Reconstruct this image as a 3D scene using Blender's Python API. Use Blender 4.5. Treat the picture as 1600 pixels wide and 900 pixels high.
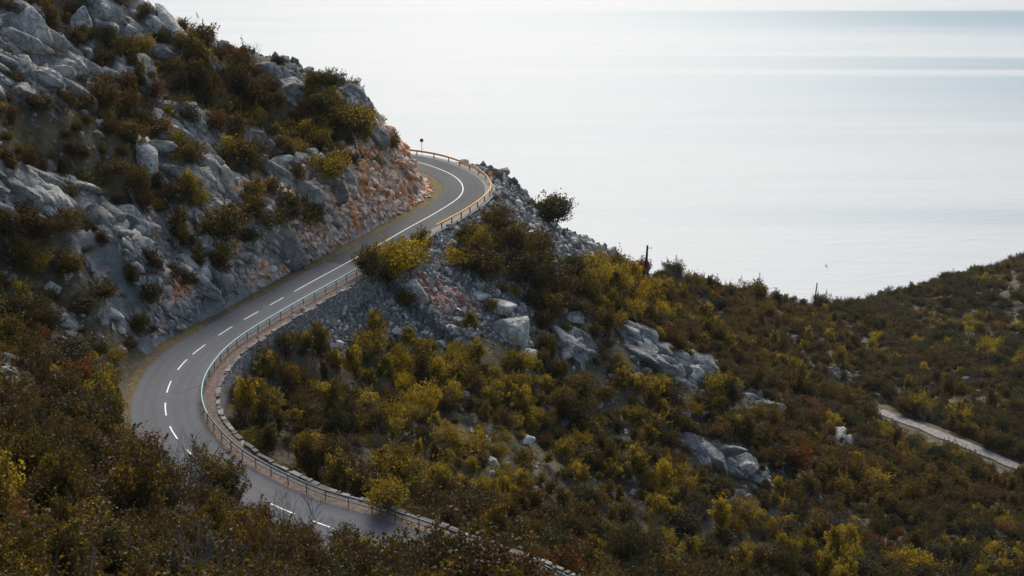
import bpy, bmesh, math, random
import numpy as np
from mathutils import Vector, Matrix
from mathutils.bvhtree import BVHTree
R = math.radians
random.seed(7); RNG = np.random.default_rng(7)
for o in list(bpy.data.objects): bpy.data.objects.remove(o)
scene = bpy.context.scene
COL = scene.collection

# ------------------------------------------------------------------ camera, sky, sun, exposure
CZ = 400.0                      # camera height above the sea (m)
PITCH = R(18.5); FPX = 2000.0   # focal length in pixels of a 1600 px wide frame
cd = bpy.data.cameras.new('camera'); cam = bpy.data.objects.new('camera', cd); COL.objects.link(cam)
cam.location = (0, 0, CZ); cam.rotation_euler = (R(90)-PITCH, 0, 0)
cd.sensor_width = 36; cd.lens = 45; cd.clip_start = 0.5; cd.clip_end = 90000
scene.camera = cam
SUN_EL, SUN_AZ = R(43), R(0)     # azimuth clockwise from +Y (the view direction)
w = bpy.data.worlds.new('World'); scene.world = w; w.use_nodes = True
nt = w.node_tree; nt.nodes.clear()
sky = nt.nodes.new('ShaderNodeTexSky'); sky.sky_type = 'NISHITA'; sky.sun_disc = False
sky.sun_elevation = SUN_EL; sky.sun_rotation = SUN_AZ; sky.air_density = 1.3; sky.dust_density = 2.5; sky.ozone_density = 1.2
bg = nt.nodes.new('ShaderNodeBackground'); bg.inputs[1].default_value = 0.085
wo = nt.nodes.new('ShaderNodeOutputWorld')
nt.links.new(sky.outputs[0], bg.inputs[0]); nt.links.new(bg.outputs[0], wo.inputs[0])
sd = bpy.data.lights.new('sun', 'SUN'); sd.energy = 1.5; sd.angle = R(28); sd.color = (1, 0.94, 0.84)
sun = bpy.data.objects.new('sun', sd); COL.objects.link(sun)
sdir = Vector((math.sin(SUN_AZ)*math.cos(SUN_EL), math.cos(SUN_AZ)*math.cos(SUN_EL), math.sin(SUN_EL)))
sun.rotation_euler = sdir.to_track_quat('Z', 'Y').to_euler()
sun.location = (0, 0, 600)
vs = scene.view_settings; vs.view_transform = 'Standard'; vs.look = 'None'; vs.gamma = 1; vs.use_curve_mapping = False
vs.exposure = 0.95
scene.cycles.max_bounces = 5; scene.cycles.diffuse_bounces = 2; scene.cycles.transmission_bounces = 2
scene.cycles.glossy_bounces = 2
scene.cycles.use_denoising = True

# ------------------------------------------------------------------ projection helpers (zr = z relative to the camera)
CP, SP = math.cos(PITCH), math.sin(PITCH)
def dep(v): return PITCH + math.atan((v-450)/FPX)
def at(u, v, Y):
    z = -Y*math.tan(dep(v)); D = Y*CP - z*SP
    return np.array([(u-800)*D/FPX, Y, z])
def proj(X, Y, Z):
    D = np.maximum(Y*CP - Z*SP, 0.5)
    return 800+FPX*X/D, 450-FPX*(Y*SP+Z*CP)/D, D
def road_z(Y): return np.interp(Y, [80, 122, 206, 230], [-55.2, -53.0, -51.4, -50.8])
def at_road(u, v):
    z = -52.
    for _ in range(12):
        Y = -z/math.tan(dep(v)); z = float(road_z(Y))
    return at(u, v, Y)

# ------------------------------------------------------------------ noise in numpy
def _hash(ix, iy, iz, seed):
    h = (ix.astype(np.int64)*374761393 + iy.astype(np.int64)*668265263 + iz.astype(np.int64)*2147483647 + seed*974634777) & 0xffffffff
    h = ((h ^ (h >> 13))*1274126177) & 0xffffffff
    h = ((h ^ (h >> 16))*2246822519) & 0xffffffff
    return ((h ^ (h >> 15)) & 0xffffff)/float(0xffffff)
def vnoise(x, y, z=None, seed=0):
    if z is None: z = np.zeros_like(x)
    ix, iy, iz = np.floor(x), np.floor(y), np.floor(z)
    fx, fy, fz = x-ix, y-iy, z-iz
    fx, fy, fz = [f*f*(3-2*f) for f in (fx, fy, fz)]
    r = 0
    for a in (0, 1):
        for b in (0, 1):
            for c in (0, 1):
                r = r + _hash(ix+a, iy+b, iz+c, seed)*(fx if a else 1-fx)*(fy if b else 1-fy)*(fz if c else 1-fz)
    return r*2-1
def fbm(x, y, z=None, s=1.0, octv=4, seed=0):
    r = 0; a = 1.0; t = 0
    for k in range(octv):
        r = r + a*vnoise(x*s, y*s, None if z is None else z*s, seed+k*17); t += a; a *= .5; s *= 2.03
    return r/t
def worley(x, y, seed=0):
    """F1, F2 and a random number of the nearest cell, in 2D"""
    ix, iy = np.floor(x), np.floor(y)
    F1 = np.full(x.shape, 9.); F2 = np.full(x.shape, 9.); C = np.zeros(x.shape)
    zero = np.zeros_like(ix)
    for a in (-1, 0, 1):
        for b in (-1, 0, 1):
            jx, jy = ix+a, iy+b
            px = jx + _hash(jx, jy, zero, seed); py = jy + _hash(jx, jy, zero+1, seed)
            d = np.hypot(px-x, py-y); c = _hash(jx, jy, zero+2, seed)
            near = d < F1
            F2 = np.where(near, F1, np.minimum(F2, d)); C = np.where(near, c, C); F1 = np.where(near, d, F1)
    return F1, F2, C
def inpoly(U, V, poly):
    r = np.zeros(U.shape, bool); n = len(poly)
    for i in range(n):
        x1, y1 = poly[i]; x2, y2 = poly[(i+1) % n]
        if y1 == y2: continue
        c = ((y1 > V) != (y2 > V)) & (U < (x2-x1)*(V-y1)/(y2-y1)+x1)
        r ^= c
    return r

# ------------------------------------------------------------------ mesh helpers
def link(name, me, mats, parent=None):
    o = bpy.data.objects.new(name, me); COL.objects.link(o)
    if not isinstance(mats, (list, tuple)): mats = [mats]
    for m in mats: me.materials.append(m)
    if parent: o.parent = parent
    return o
def np_mesh(name, V, F, smooth=True, fsize=None):
    """F: (n,3) or (n,4) int array"""
    me = bpy.data.meshes.new(name); V = np.asarray(V, np.float32); F = np.asarray(F, np.int32)
    k = F.shape[1]
    me.vertices.add(len(V)); me.vertices.foreach_set('co', V.ravel())
    me.loops.add(F.size); me.loops.foreach_set('vertex_index', F.ravel())
    me.polygons.add(len(F)); me.polygons.foreach_set('loop_start', np.arange(0, F.size, k, dtype=np.int32))
    try: me.polygons.foreach_set('loop_total', np.full(len(F), k, np.int32))
    except Exception: pass
    me.polygons.foreach_set('use_smooth', np.full(len(F), smooth))
    me.update(calc_edges=True)
    return me
def tag(o, label, cat, group=None, kind=None):
    if label: o['label'] = label
    if cat: o['category'] = cat
    if group: o['group'] = group
    if kind: o['kind'] = kind
    return o
def struct(o): o['kind'] = 'structure'; return o
def empty(name, loc, label=None, cat=None, group=None):
    o = bpy.data.objects.new(name, None); COL.objects.link(o); o.location = loc; o.empty_display_size = .3
    return tag(o, label, cat, group)
class MB:
    def __init__(s): s.v = []; s.f = []
    def add(s, vs, fs):
        n = len(s.v); s.v += [tuple(v) for v in vs]; s.f += [tuple(i+n for i in f) for f in fs]
    def tube(s, pts, rad, n=8, cap=True):
        pts = [Vector(p) for p in pts]
        if not isinstance(rad, (list, tuple)): rad = [rad]*len(pts)
        vs = []; up = None
        for i, p in enumerate(pts):
            t = (pts[min(i+1, len(pts)-1)]-pts[max(i-1, 0)]).normalized()
            if up is None: up = Vector((0, 0, 1)) if abs(t.z) < .9 else Vector((1, 0, 0))
            a = t.cross(up).normalized(); b = a.cross(t).normalized()
            for k in range(n):
                an = 2*math.pi*k/n; vs.append(p+(a*math.cos(an)+b*math.sin(an))*rad[i])
        fs = [(i*n+k, i*n+(k+1) % n, (i+1)*n+(k+1) % n, (i+1)*n+k) for i in range(len(pts)-1) for k in range(n)]
        if cap:
            fs.append(tuple(range(n))[::-1]); fs.append(tuple((len(pts)-1)*n+k for k in range(n)))
        s.add(vs, fs)
    def box(s, c, d, M=None):
        vs = []
        for x in (-.5, .5):
            for y in (-.5, .5):
                for z in (-.5, .5):
                    v = Vector((x*d[0], y*d[1], z*d[2]))
                    if M is not None: v = M @ v
                    vs.append(v+Vector(c))
        s.add(vs, [(0, 1, 3, 2), (4, 6, 7, 5), (0, 4, 5, 1), (2, 3, 7, 6), (0, 2, 6, 4), (1, 5, 7, 3)])
    def sweep(s, frames, prof, closed=True):
        """frames: list of (origin, side, up); prof: list of (side, up)"""
        n = len(prof); vs = [Vector(o)+Vector(a)*p[0]+Vector(b)*p[1] for o, a, b in frames for p in prof]
        m = n if closed else n-1
        fs = [(i*n+k, (i+1)*n+k, (i+1)*n+(k+1) % n, i*n+(k+1) % n) for i in range(len(frames)-1) for k in range(m)]
        if closed: fs += [tuple(range(n)), tuple((len(frames)-1)*n+k for k in range(n))[::-1]]
        s.add(vs, fs)
    def build(s, name, mat, parent=None, smooth=False):
        me = bpy.data.meshes.new(name); me.from_pydata(s.v, [], s.f); me.update()
        bm = bmesh.new(); bm.from_mesh(me); bmesh.ops.recalc_face_normals(bm, faces=bm.faces); bm.to_mesh(me); bm.free()
        if smooth: me.polygons.foreach_set('use_smooth', [True]*len(me.polygons))
        return link(name, me, mat, parent)

# ------------------------------------------------------------------ materials
class NT:
    def __init__(s, name):
        s.m = bpy.data.materials.new(name); s.m.use_nodes = True; s.t = s.m.node_tree; s.t.nodes.clear()
        s.out = s.n('OutputMaterial'); s.b = s.n('BsdfPrincipled'); s.l(s.b.outputs[0], s.out.inputs[0])
    def n(s, t, **k):
        x = s.t.nodes.new('ShaderNode'+t)
        for a, b in k.items(): setattr(x, a, b)
        return x
    def l(s, a, b): s.t.links.new(a, b)
    def noise(s, scale, det=4, rough=.55, vec=None, stretch=None):
        x = s.n('TexNoise'); x.inputs['Scale'].default_value = scale; x.inputs['Detail'].default_value = det; x.inputs['Roughness'].default_value = rough
        s.coord(x, vec, stretch); return x.outputs[0]
    def vor(s, scale, feat='F1', vec=None, stretch=None, out=0, rnd=1):
        x = s.n('TexVoronoi', feature=feat); x.inputs['Scale'].default_value = scale; x.inputs['Randomness'].default_value = rnd
        s.coord(x, vec, stretch); return x.outputs[out]
    def coord(s, x, vec, stretch):
        if vec is None: vec = s.geo()
        if stretch:
            m = s.n('Mapping'); m.inputs['Rotation'].default_value = stretch[0]; m.inputs['Scale'].default_value = stretch[1]
            s.l(vec, m.inputs[0]); vec = m.outputs[0]
        s.l(vec, x.inputs['Vector'])
    def geo(s):
        if not hasattr(s, '_g'): s._g = s.n('TexCoord')
        return s._g.outputs['Object']
    def ramp(s, fac, stops, interp='LINEAR'):
        r = s.n('ValToRGB'); r.color_ramp.interpolation = interp; e = r.color_ramp.elements
        while len(e) < len(stops): e.new(.5)
        for i, (p, c) in enumerate(stops):
            e[i].position = p; e[i].color = (*c, 1) if not isinstance(c, (int, float)) else (c, c, c, 1)
        s.l(fac, r.inputs[0]); return r.outputs[0]
    def mix(s, fac, a, b, mode='MIX'):
        m = s.n('Mix', data_type='RGBA', blend_type=mode)
        for sock, v in ((m.inputs[0], fac), (m.inputs[6], a), (m.inputs[7], b)):
            if isinstance(v, (int, float)): sock.default_value = v if sock == m.inputs[0] else (v, v, v, 1)
            elif isinstance(v, tuple): sock.default_value = (*v, 1)
            else: s.l(v, sock)
        return m.outputs[2]
    def math(s, op, a, b=0.0, clamp=False):
        m = s.n('Math', operation=op); m.use_clamp = clamp
        for i, v in ((0, a), (1, b)):
            if isinstance(v, (int, float)): m.inputs[i].default_value = v
            else: s.l(v, m.inputs[i])
        return m.outputs[0]
    def bump(s, h, strength=.5, dist=.1, prev=None):
        b = s.n('Bump'); b.inputs['Strength'].default_value = strength; b.inputs['Distance'].default_value = dist
        s.l(h, b.inputs['Height'])
        if prev is not None: s.l(prev, b.inputs['Normal'])
        return b.outputs[0]
    def set(s, color=None, rough=None, normal=None, **k):
        for nm, v in (('Base Color', color), ('Roughness', rough), ('Normal', normal), *[(a.replace('_', ' '), b) for a, b in k.items()]):
            if v is None: continue
            if isinstance(v, tuple): s.b.inputs[nm].default_value = (*v, 1) if len(v) == 3 else v
            elif isinstance(v, (int, float)): s.b.inputs[nm].default_value = v
            else: s.l(v, s.b.inputs[nm])
        return s.m

def rock_nodes(t):
    """grey weathered limestone, returns (colour, bump normal)"""
    n1 = t.noise(.35, 6, .6); n2 = t.noise(2.6, 7, .7)
    c = t.ramp(n1, [(.3, (.15, .16, .165)), (.5, (.26, .275, .28)), (.66, (.40, .415, .415)), (.82, (.55, .56, .55))])
    c = t.mix(t.ramp(n2, [(.35, 1.), (.6, 0.)]), c, (.13, .14, .15), 'MIX')
    c = t.mix(.45, c, t.ramp(t.noise(.8, 5, .65), [(.35, (.17, .18, .19)), (.62, (.46, .475, .475))]))
    oi = t.n('NewGeometry'); c = t.mix(1., c, t.ramp(oi.outputs['Random Per Island'], [(0, .62), (.6, 1.0), (1, 1.55)]), 'MULTIPLY')
    st = t.noise(.9, 5, .6, stretch=((0, 0, 0), (1, 1, .25)))
    c = t.mix(t.ramp(st, [(.55, 0.), (.72, .55)]), c, (.20, .17, .14))
    wv = t.n('VectorMath', operation='ADD'); nz_ = t.n('TexNoise'); nz_.inputs['Scale'].default_value = .9; t.l(t.geo(), nz_.inputs['Vector']); vm_ = t.n('VectorMath', operation='SCALE'); vm_.inputs['Scale'].default_value = 1.6; t.l(nz_.outputs['Color'], vm_.inputs[0]); t.l(t.geo(), wv.inputs[0]); t.l(vm_.outputs[0], wv.inputs[1])
    crack = t.vor(.45, 'DISTANCE_TO_EDGE', vec=wv.outputs[0], stretch=((.5, .3, .4), (1, 1.8, .5)))
    crack2 = t.vor(1.7, 'DISTANCE_TO_EDGE', vec=wv.outputs[0], stretch=((-.6, .4, .1), (1, 2., .6)))
    k = t.ramp(crack, [(0, 0.), (.10, 1.)]); k2 = t.ramp(crack2, [(0, .2), (.12, 1.)])
    h = t.math('ADD', t.math('MULTIPLY', k, .8), t.math('MULTIPLY', k2, .35))
    h = t.math('ADD', h, t.math('MULTIPLY', n2, 1.1))
    nrm = t.bump(h, 1., .35)
    c = t.mix(t.math('MULTIPLY', t.math('SUBTRACT', 1., k), .3), c, (.08, .08, .08))
    return c, nrm
def red_nodes(t, grey):
    n = t.noise(.22, 5, .65); n3 = t.noise(1.1, 6, .7)
    red = t.ramp(n3, [(.32, (.17, .10, .075)), (.42, (.43, .28, .21)), (.5, (.62, .47, .39)), (.6, (.74, .65, .60)), (.72, (.62, .34, .18))])
    orange = t.mix(t.ramp(t.noise(.42, 5, .6), [(.53, 0.), (.60, .9)]), red, (.62, .27, .09))
    sxyz = t.n('SeparateXYZ'); t.l(t.geo(), sxyz.inputs[0]); yy = t.math('MULTIPLY', t.math('SUBTRACT', sxyz.outputs[1], 174.), .0055)
    return t.mix(t.ramp(t.math('ADD', n, yy), [(.34, 0.), (.46, .95)]), grey, orange)

def mat_rock(name, red=False, tint=None):
    t = NT(name); c, nrm = rock_nodes(t)
    if red: c = red_nodes(t, c)
    c = t.mix(1., c, (1.6, 1.45, 1.29), 'MULTIPLY')
    if tint: c = t.mix(1., c, tint, 'MULTIPLY')
    return t.set(c, .85, nrm)
M_ROCK = mat_rock('grey_limestone'); M_RED = mat_rock('red_cut_rock', True)
M_BOULDER = mat_rock('pale_boulder_rock', tint=(1.08, 1.1, 1.1))

t = NT('scree_stone')
g = t.n('NewGeometry')
c = t.ramp(g.outputs['Random Per Island'], [(0, (.10, .09, .08)), (.5, (.19, .178, .16)), (.85, (.33, .32, .295)), (1, (.58, .57, .54))])
M_SCREE = t.set(c, .9, t.bump(t.noise(5, 4), .5, .05))
t = NT('red_scree_stone'); g = t.n('NewGeometry')
c = t.ramp(g.outputs['Random Per Island'], [(0, (.15, .08, .065)), (.5, (.31, .155, .12)), (.85, (.42, .26, .21)), (1, (.45, .38, .36))])
M_SCREE_RED = t.set(c, .9, t.bump(t.noise(5, 4), .5, .05))

# terrain: attribute mask R = rock, G = red rock, B = scree
t = NT('hillside_ground')
at_ = t.n('Attribute', attribute_name='mask'); sp = t.n('SeparateColor'); t.l(at_.outputs['Color'], sp.inputs[0])
rc, rn = rock_nodes(t); redc = red_nodes(t, rc)
soiln = t.noise(.5, 6, .65); soil2 = t.noise(4., 5, .7)
soil = t.ramp(soiln, [(.3, (.045, .035, .018)), (.5, (.085, .065, .03)), (.7, (.13, .11, .07))])
soil = t.mix(t.ramp(soil2, [(.5, 0.), (.7, .55)]), soil, (.11, .085, .02))
soil = t.mix(t.ramp(t.noise(1.3, 5, .7), [(.56, 0.), (.66, .7)]), soil, (.2, .205, .2))
gr = t.mix(t.ramp(t.vor(2.5, out=1), [(.0, .3), (1., .9)]), (.07, .064, .055), (.18, .172, .155))
gr = t.mix(t.ramp(t.noise(2., 5), [(.4, 0.), (.65, .6)]), gr, (.12, .105, .09))
c = t.mix(t.ramp(t.math('ADD', sp.outputs[0], t.math('MULTIPLY', t.math('SUBTRACT', t.noise(.8, 4), .5), .8)), [(.42, 0.), (.55, 1.)]), soil, rc)
c = t.mix(sp.outputs[1], c, redc)
crev = t.mix(t.ramp(t.noise(1.1, 5, .7), [(.4, 0.), (.62, 1.)]), (.05, .042, .03), (.14, .125, .11))
c = t.mix(t.math('MULTIPLY', t.math('MAXIMUM', sp.outputs[0], sp.outputs[1]), .42), c, crev)
c = t.mix(t.ramp(t.math('ADD', sp.outputs[2], t.math('MULTIPLY', t.math('SUBTRACT', t.noise(.6, 4), .5), .7)), [(.4, 0.), (.6, 1.)]), c, gr)
bb = t.bump(t.math('ADD', t.noise(3., 6, .7), t.math('MULTIPLY', t.vor(2.5), .5)), .8, .25)
M_GROUND = t.set(c, .95, t.bump(t.noise(.9, 6, .7), .6, .5, bb))

def asphalt(name, base, dark):
    t = NT(name)
    a = t.noise(.12, 4, .6, stretch=((0, 0, R(-20)), (1, .35, 1))); b = t.noise(30., 3, .7); d = t.noise(.9, 5, .6)
    c = t.ramp(a, [(.3, dark), (.7, base)])
    c = t.mix(t.ramp(d, [(.55, 0.), (.75, .35)]), c, tuple(x*1.35 for x in base))
    c = t.mix(t.ramp(b, [(.4, .0), (.7, .3)]), c, tuple(x*.55 for x in dark))
    cr = t.vor(.25, 'DISTANCE_TO_EDGE', vec=None); 
    c = t.mix(t.ramp(cr, [(0., .5), (.008, 0.)]), c, (.02, .02, .02))
    la = t.n('Attribute', attribute_name='lat'); lw = t.math('ADD', la.outputs['Fac'], t.math('MULTIPLY', t.math('SUBTRACT', d, .5), .12))
    tr_ = t.ramp(lw, [(0, .55), (.04, .0), (.12, .0), (.17, .35), (.24, .05), (.34, .32), (.42, .0), (.58, .0), (.66, .32), (.76, .05), (.83, .35), (.88, 0), (.96, 0), (1, .55)])
    c = t.mix(tr_, c, tuple(x*.62 for x in dark))
    return t.set(c, t.ramp(a, [(.3, .72), (.7, .85)]), t.bump(b, .35, .03), Specular_IOR_Level=.25)
M_ASPH_OLD = asphalt('worn_grey_asphalt', (.125, .127, .138), (.098, .10, .108))
M_ASPH_NEW = asphalt('dark_asphalt', (.062, .066, .068), (.042, .045, .047))
t = NT('worn_white_line_paint')
M_PAINT = t.set(t.mix(t.ramp(t.noise(9., 5, .7), [(.55, 0.), (.75, .4)]), (.80, .80, .79), (.3, .3, .3)), .6)
t = NT('leafy_verge')
n = t.noise(1.5, 6, .7); n2 = t.noise(.3, 3)
c = t.ramp(n, [(.3, (.05, .04, .02)), (.45, (.13, .10, .03)), (.58, (.20, .17, .03)), (.75, (.22, .14, .08))])
c = t.mix(t.ramp(n2, [(.4, 0.), (.62, .85)]), c, t.ramp(n, [(.3, (.09, .045, .03)), (.6, (.20, .105, .075)), (.8, (.26, .2, .17))]))
M_VERGE = t.set(c, .95, t.bump(t.noise(5., 6, .8), 1., .2))
t = NT('red_soil_strip')
n = t.noise(2.2, 6, .75)
c = t.ramp(n, [(.3, (.05, .04, .028)), (.45, (.13, .095, .075)), (.56, (.19, .14, .115)), (.68, (.34, .16, .08))])
M_STRIP = t.set(c, .95, t.bump(t.noise(6., 6, .8), 1., .12))
t = NT('dry_stone_masonry')
vr = t.vor(2.1, 'DISTANCE_TO_EDGE'); vc = t.vor(2.1, 'F1', out=1)
c = t.mix(t.ramp(vc, [(0., 0.), (1., 1.)]), (.15, .15, .145), (.34, .34, .33))
c = t.mix(t.ramp(t.noise(1.4, 5, .7), [(.5, 0.), (.68, .6)]), c, (.22, .15, .11))
c = t.mix(t.ramp(vr, [(0., 1.), (.07, 0.)]), c, (.04, .038, .035))
M_MASON = t.set(c, .92, t.bump(t.ramp(vr, [(0., 0.), (.12, 1.)]), 1., .15))
t = NT('coping_stone'); g = t.n('NewGeometry')
c = t.ramp(g.outputs['Random Per Island'], [(0, (.08, .072, .065)), (.5, (.14, .128, .115)), (1, (.27, .25, .23))])
M_COPE = t.set(t.mix(t.ramp(t.noise(3., 5, .7), [(.5, 0.), (.7, .6)]), c, (.2, .13, .1)), .9, t.bump(t.noise(6., 5), .6, .06))

def simple(name, col, rough=.5, metal=0., var=.25, scale=3.):
    t = NT(name); c = t.mix(t.ramp(t.noise(scale, 5, .7), [(.45, 0.), (.75, var*2)]), col, tuple(x*.5 for x in col))
    return t.set(c, rough, Metallic=metal)
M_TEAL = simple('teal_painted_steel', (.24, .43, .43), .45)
M_TEALPOST = simple('dark_teal_post_and_shaded_rail', (.03, .09, .095), .5)
M_ORANGE = simple('orange_painted_steel', (.95, .43, .025), .4, var=.1)
M_BLACKPOST = simple('black_bitumen_post', (.025, .022, .02), .6)
M_GALV = simple('grey_galvanised_steel', (.30, .31, .32), .45, .4)
M_WOOD = simple('weathered_dark_timber', (.045, .032, .027), .9)
M_REDPAINT = simple('dull_red_sign_paint', (.25, .03, .03), .5)
M_YELLOW = simple('amber_reflector', (.85, .42, .03), .4, var=.05)
M_CONC = simple('pale_concrete', (.4, .39, .37), .9)
t = NT('dirt_track'); n = t.noise(1.2, 5, .7)
M_TRACK = t.set(t.ramp(n, [(.3, (.13, .115, .10)), (.6, (.26, .235, .22)), (.8, (.34, .32, .30))]), .95, t.bump(t.noise(4., 5), .6, .1))
M_FEATHER = simple('dark_grey_feathers', (.05, .05, .055), .8)

# sea
t = NT('sea_water')
sx = t.n('SeparateXYZ'); t.l(t.geo(), sx.inputs[0])
big = t.noise(.0009, 4, .55, stretch=((0, 0, R(2)), (.16, 1, 1))); fine = t.noise(.004, 5, .6, stretch=((0, 0, R(-3)), (.10, 1, 1)))
yw = t.math('ADD', sx.outputs[1], t.math('MULTIPLY', t.math('SUBTRACT', big, .5), 420.))
yw = t.math('ADD', yw, t.math('MULTIPLY', t.math('SUBTRACT', fine, .5), 170.))
yn = t.math('DIVIDE', yw, 5000., True)
# calm darker-blue lanes lying across the bay
lanes = t.ramp(yn, [(0, .0), (.285, .03), (.30, .32), (.315, .0), (.365, .05), (.384, .3), (.40, .05), (.462, .62), (.495, .55), (.503, .1), (.515, .06), (.522, .62), (.545, .66), (.556, .04), (.60, .1), (.635, .5), (.70, 1.), (.722, .95), (.73, .1), (.76, .0), (1., .2)][:20])
xm = t.math('ADD', t.math('DIVIDE', sx.outputs[0], 1300.), .12, True)
ln = t.math('MULTIPLY', lanes, xm)
ln = t.math('ADD', ln, t.math('MULTIPLY', t.ramp(fine, [(.5, 0.), (.7, .2)]), 1.), True)
c = t.mix(ln, (.47, .485, .48), (.01, .14, .23))  # pale base colour stands in for bright sky reflected in the water
rg = t.ramp(ln, [(0, .56), (1., .30)])
w1 = t.noise(.06, 3, .6, stretch=((0, 0, R(10)), (.35, 1, 1))); w2 = t.noise(.22, 4, .65, stretch=((0, 0, R(-8)), (.4, 1, 1)))
nm = t.bump(w1, .5, 3.0, t.bump(w2, .6, 1.2))
M_SEA = t.set(c, rg, nm, IOR=1.33)

def leaf_mat(name, stops, transl=.45):
    t = NT(name); t.t.nodes.remove(t.b)
    a = t.n('Attribute', attribute_name='v'); oi = t.n('ObjectInfo')
    f = t.math('ADD', t.math('MULTIPLY', a.outputs['Fac'], .8), t.math('MULTIPLY', oi.outputs['Random'], .2), True)
    c = t.ramp(f, stops)
    d = t.n('BsdfDiffuse'); tr = t.n('BsdfTranslucent'); gl = t.n('BsdfGlossy'); gl.inputs['Roughness'].default_value = .5
    ct = t.mix(1., c, (1.5, 1.35, .5), 'MULTIPLY')
    t.l(c, d.inputs[0]); t.l(ct, tr.inputs[0])
    m = t.n('MixShader'); m.inputs[0].default_value = transl; t.l(d.outputs[0], m.inputs[1]); t.l(tr.outputs[0], m.inputs[2])
    m2 = t.n('MixShader'); m2.inputs[0].default_value = .03; t.l(m.outputs[0], m2.inputs[1]); t.l(gl.outputs[0], m2.inputs[2])
    t.l(m2.outputs[0], t.out.inputs[0]); return t.m
M_LEAF = {
 'yellow': leaf_mat('yellow_green_leaves', [(0, (.030, .022, .005)), (.36, (.065, .048, .006)), (.58, (.22, .16, .008)), (1, (.56, .41, .012))]),
 'olive': leaf_mat('olive_leaves', [(0, (.024, .018, .006)), (.5, (.050, .036, .007)), (.72, (.115, .078, .008)), (1, (.29, .195, .010))]),
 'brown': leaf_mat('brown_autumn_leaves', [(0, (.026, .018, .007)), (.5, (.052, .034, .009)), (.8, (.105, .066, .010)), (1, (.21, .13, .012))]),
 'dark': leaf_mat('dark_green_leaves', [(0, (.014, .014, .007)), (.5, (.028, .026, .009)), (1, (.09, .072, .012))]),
 'rust': leaf_mat('rusty_orange_leaves', [(0, (.04, .020, .009)), (.5, (.08, .036, .010)), (1, (.30, .10, .010))]),
}
M_BARK = simple('grey_brown_bark', (.12, .095, .075), .95)
M_TWIG = simple('bare_grey_twigs', (.15, .13, .12), .95)

# ------------------------------------------------------------------ road lines, traced on the ground
Cpx = [(900,985),(820,940),(750,910),(680,882),(595,852),(510,822),(440,796),(352,752),(300,713),(268,676),(256,640),(262,603),(282,570),(311,545),(353,516),(394,492),(434,470),(480,444),(525,420),(570,395),(597,380),(634,358),(668,340),(697,323),(719,308),(725,295.5),(720,283),(705.5,272),(679,261),(657,254),(634,250),(600,246),(560,245),(510,246),(450,250)]
Apx = [(205,633),(206,621),(213,603),(231,572),(254,550),(292,526),(328,506),(353.5,490),(384,475),(400,467),(437.5,447),(475,428),(505,412),(531,396),(569,376),(601,357),(630,342),(657,328),(679,313),(690,302),(693,291),(685.5,282),(672,274),(657,267),(641,262)]
Bpx = [(520,796),(464,772),(415,748),(391,734),(367,716),(318,664),(308,636),(310,613),(317,593),(340,563),(358,546),(380,530),(403,516),(428,501),(450,488),(475,474),(498,461),(520,449),(562,426),(668,361),(692,349),(708,340),(724,331),(738,321),(750,311),(758,301),(758,291),(749,279),(734,269)]
def dense(P, step):
    P = np.array(P)[:, :2]
    for _ in range(3):        # Chaikin
        Q = [P[0]]
        for a, b in zip(P[:-1], P[1:]): Q += [.75*a+.25*b, .25*a+.75*b]
        P = np.array(Q+[P[-1]])
    s = np.r_[0, np.cumsum(np.hypot(*np.diff(P, axis=0).T))]
    S = np.arange(0, s[-1], step)
    return np.c_[np.interp(S, s, P[:, 0]), np.interp(S, s, P[:, 1])]
def smooth(a, n):
    k = np.hanning(2*n+3); k /= k.sum(); return np.convolve(np.pad(a, n+1, mode='edge'), k, 'valid')
RC = dense([at_road(*p) for p in Cpx], .5)
RC = np.c_[smooth(RC[:, 0], 4), smooth(RC[:, 1], 4)]
NR = len(RC)
T = np.gradient(RC, axis=0); T /= np.hypot(T[:, 0], T[:, 1])[:, None]
N = np.c_[T[:, 1], -T[:, 0]]             # points to the right of travel (valley side)
def halfw(Ppx):
    P = dense([at_road(*p) for p in Ppx], .3)
    d = np.sqrt(((RC[:, None]-P[None])**2).sum(2)).min(1)
    j0 = np.argmin(((RC-P[0])**2).sum(1)); j1 = np.argmin(((RC-P[-1])**2).sum(1)); j0, j1 = min(j0, j1), max(j0, j1)
    d[:j0] = 3.5; d[j1:] = d[j1-1]
    return smooth(np.clip(d, 3.0, 4.6), 8)
HA, HB = halfw(Apx), halfw(Bpx)
RZ = road_z(RC[:, 1])
def idx_of(u, v): return int(np.argmin(((RC-at_road(u, v)[:2])**2).sum(1)))
I_WALL0, I_WALL1 = 0, idx_of(540, 410)     # masonry wall along the lower bend
I_SEAM = idx_of(538, 413)
I_OR0 = idx_of(640, 355)

track_px = [(1325,622,275),(1370,642,262),(1440,668,248),(1500,692,238),(1580,725,228),(1680,770,215),(1800,830,200)]
TRK3 = np.array([at(*p) for p in track_px]); TK = dense(TRK3, .8)
TKZ = np.interp(TK[:, 1], TRK3[::-1, 1], TRK3[::-1, 2])

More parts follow.
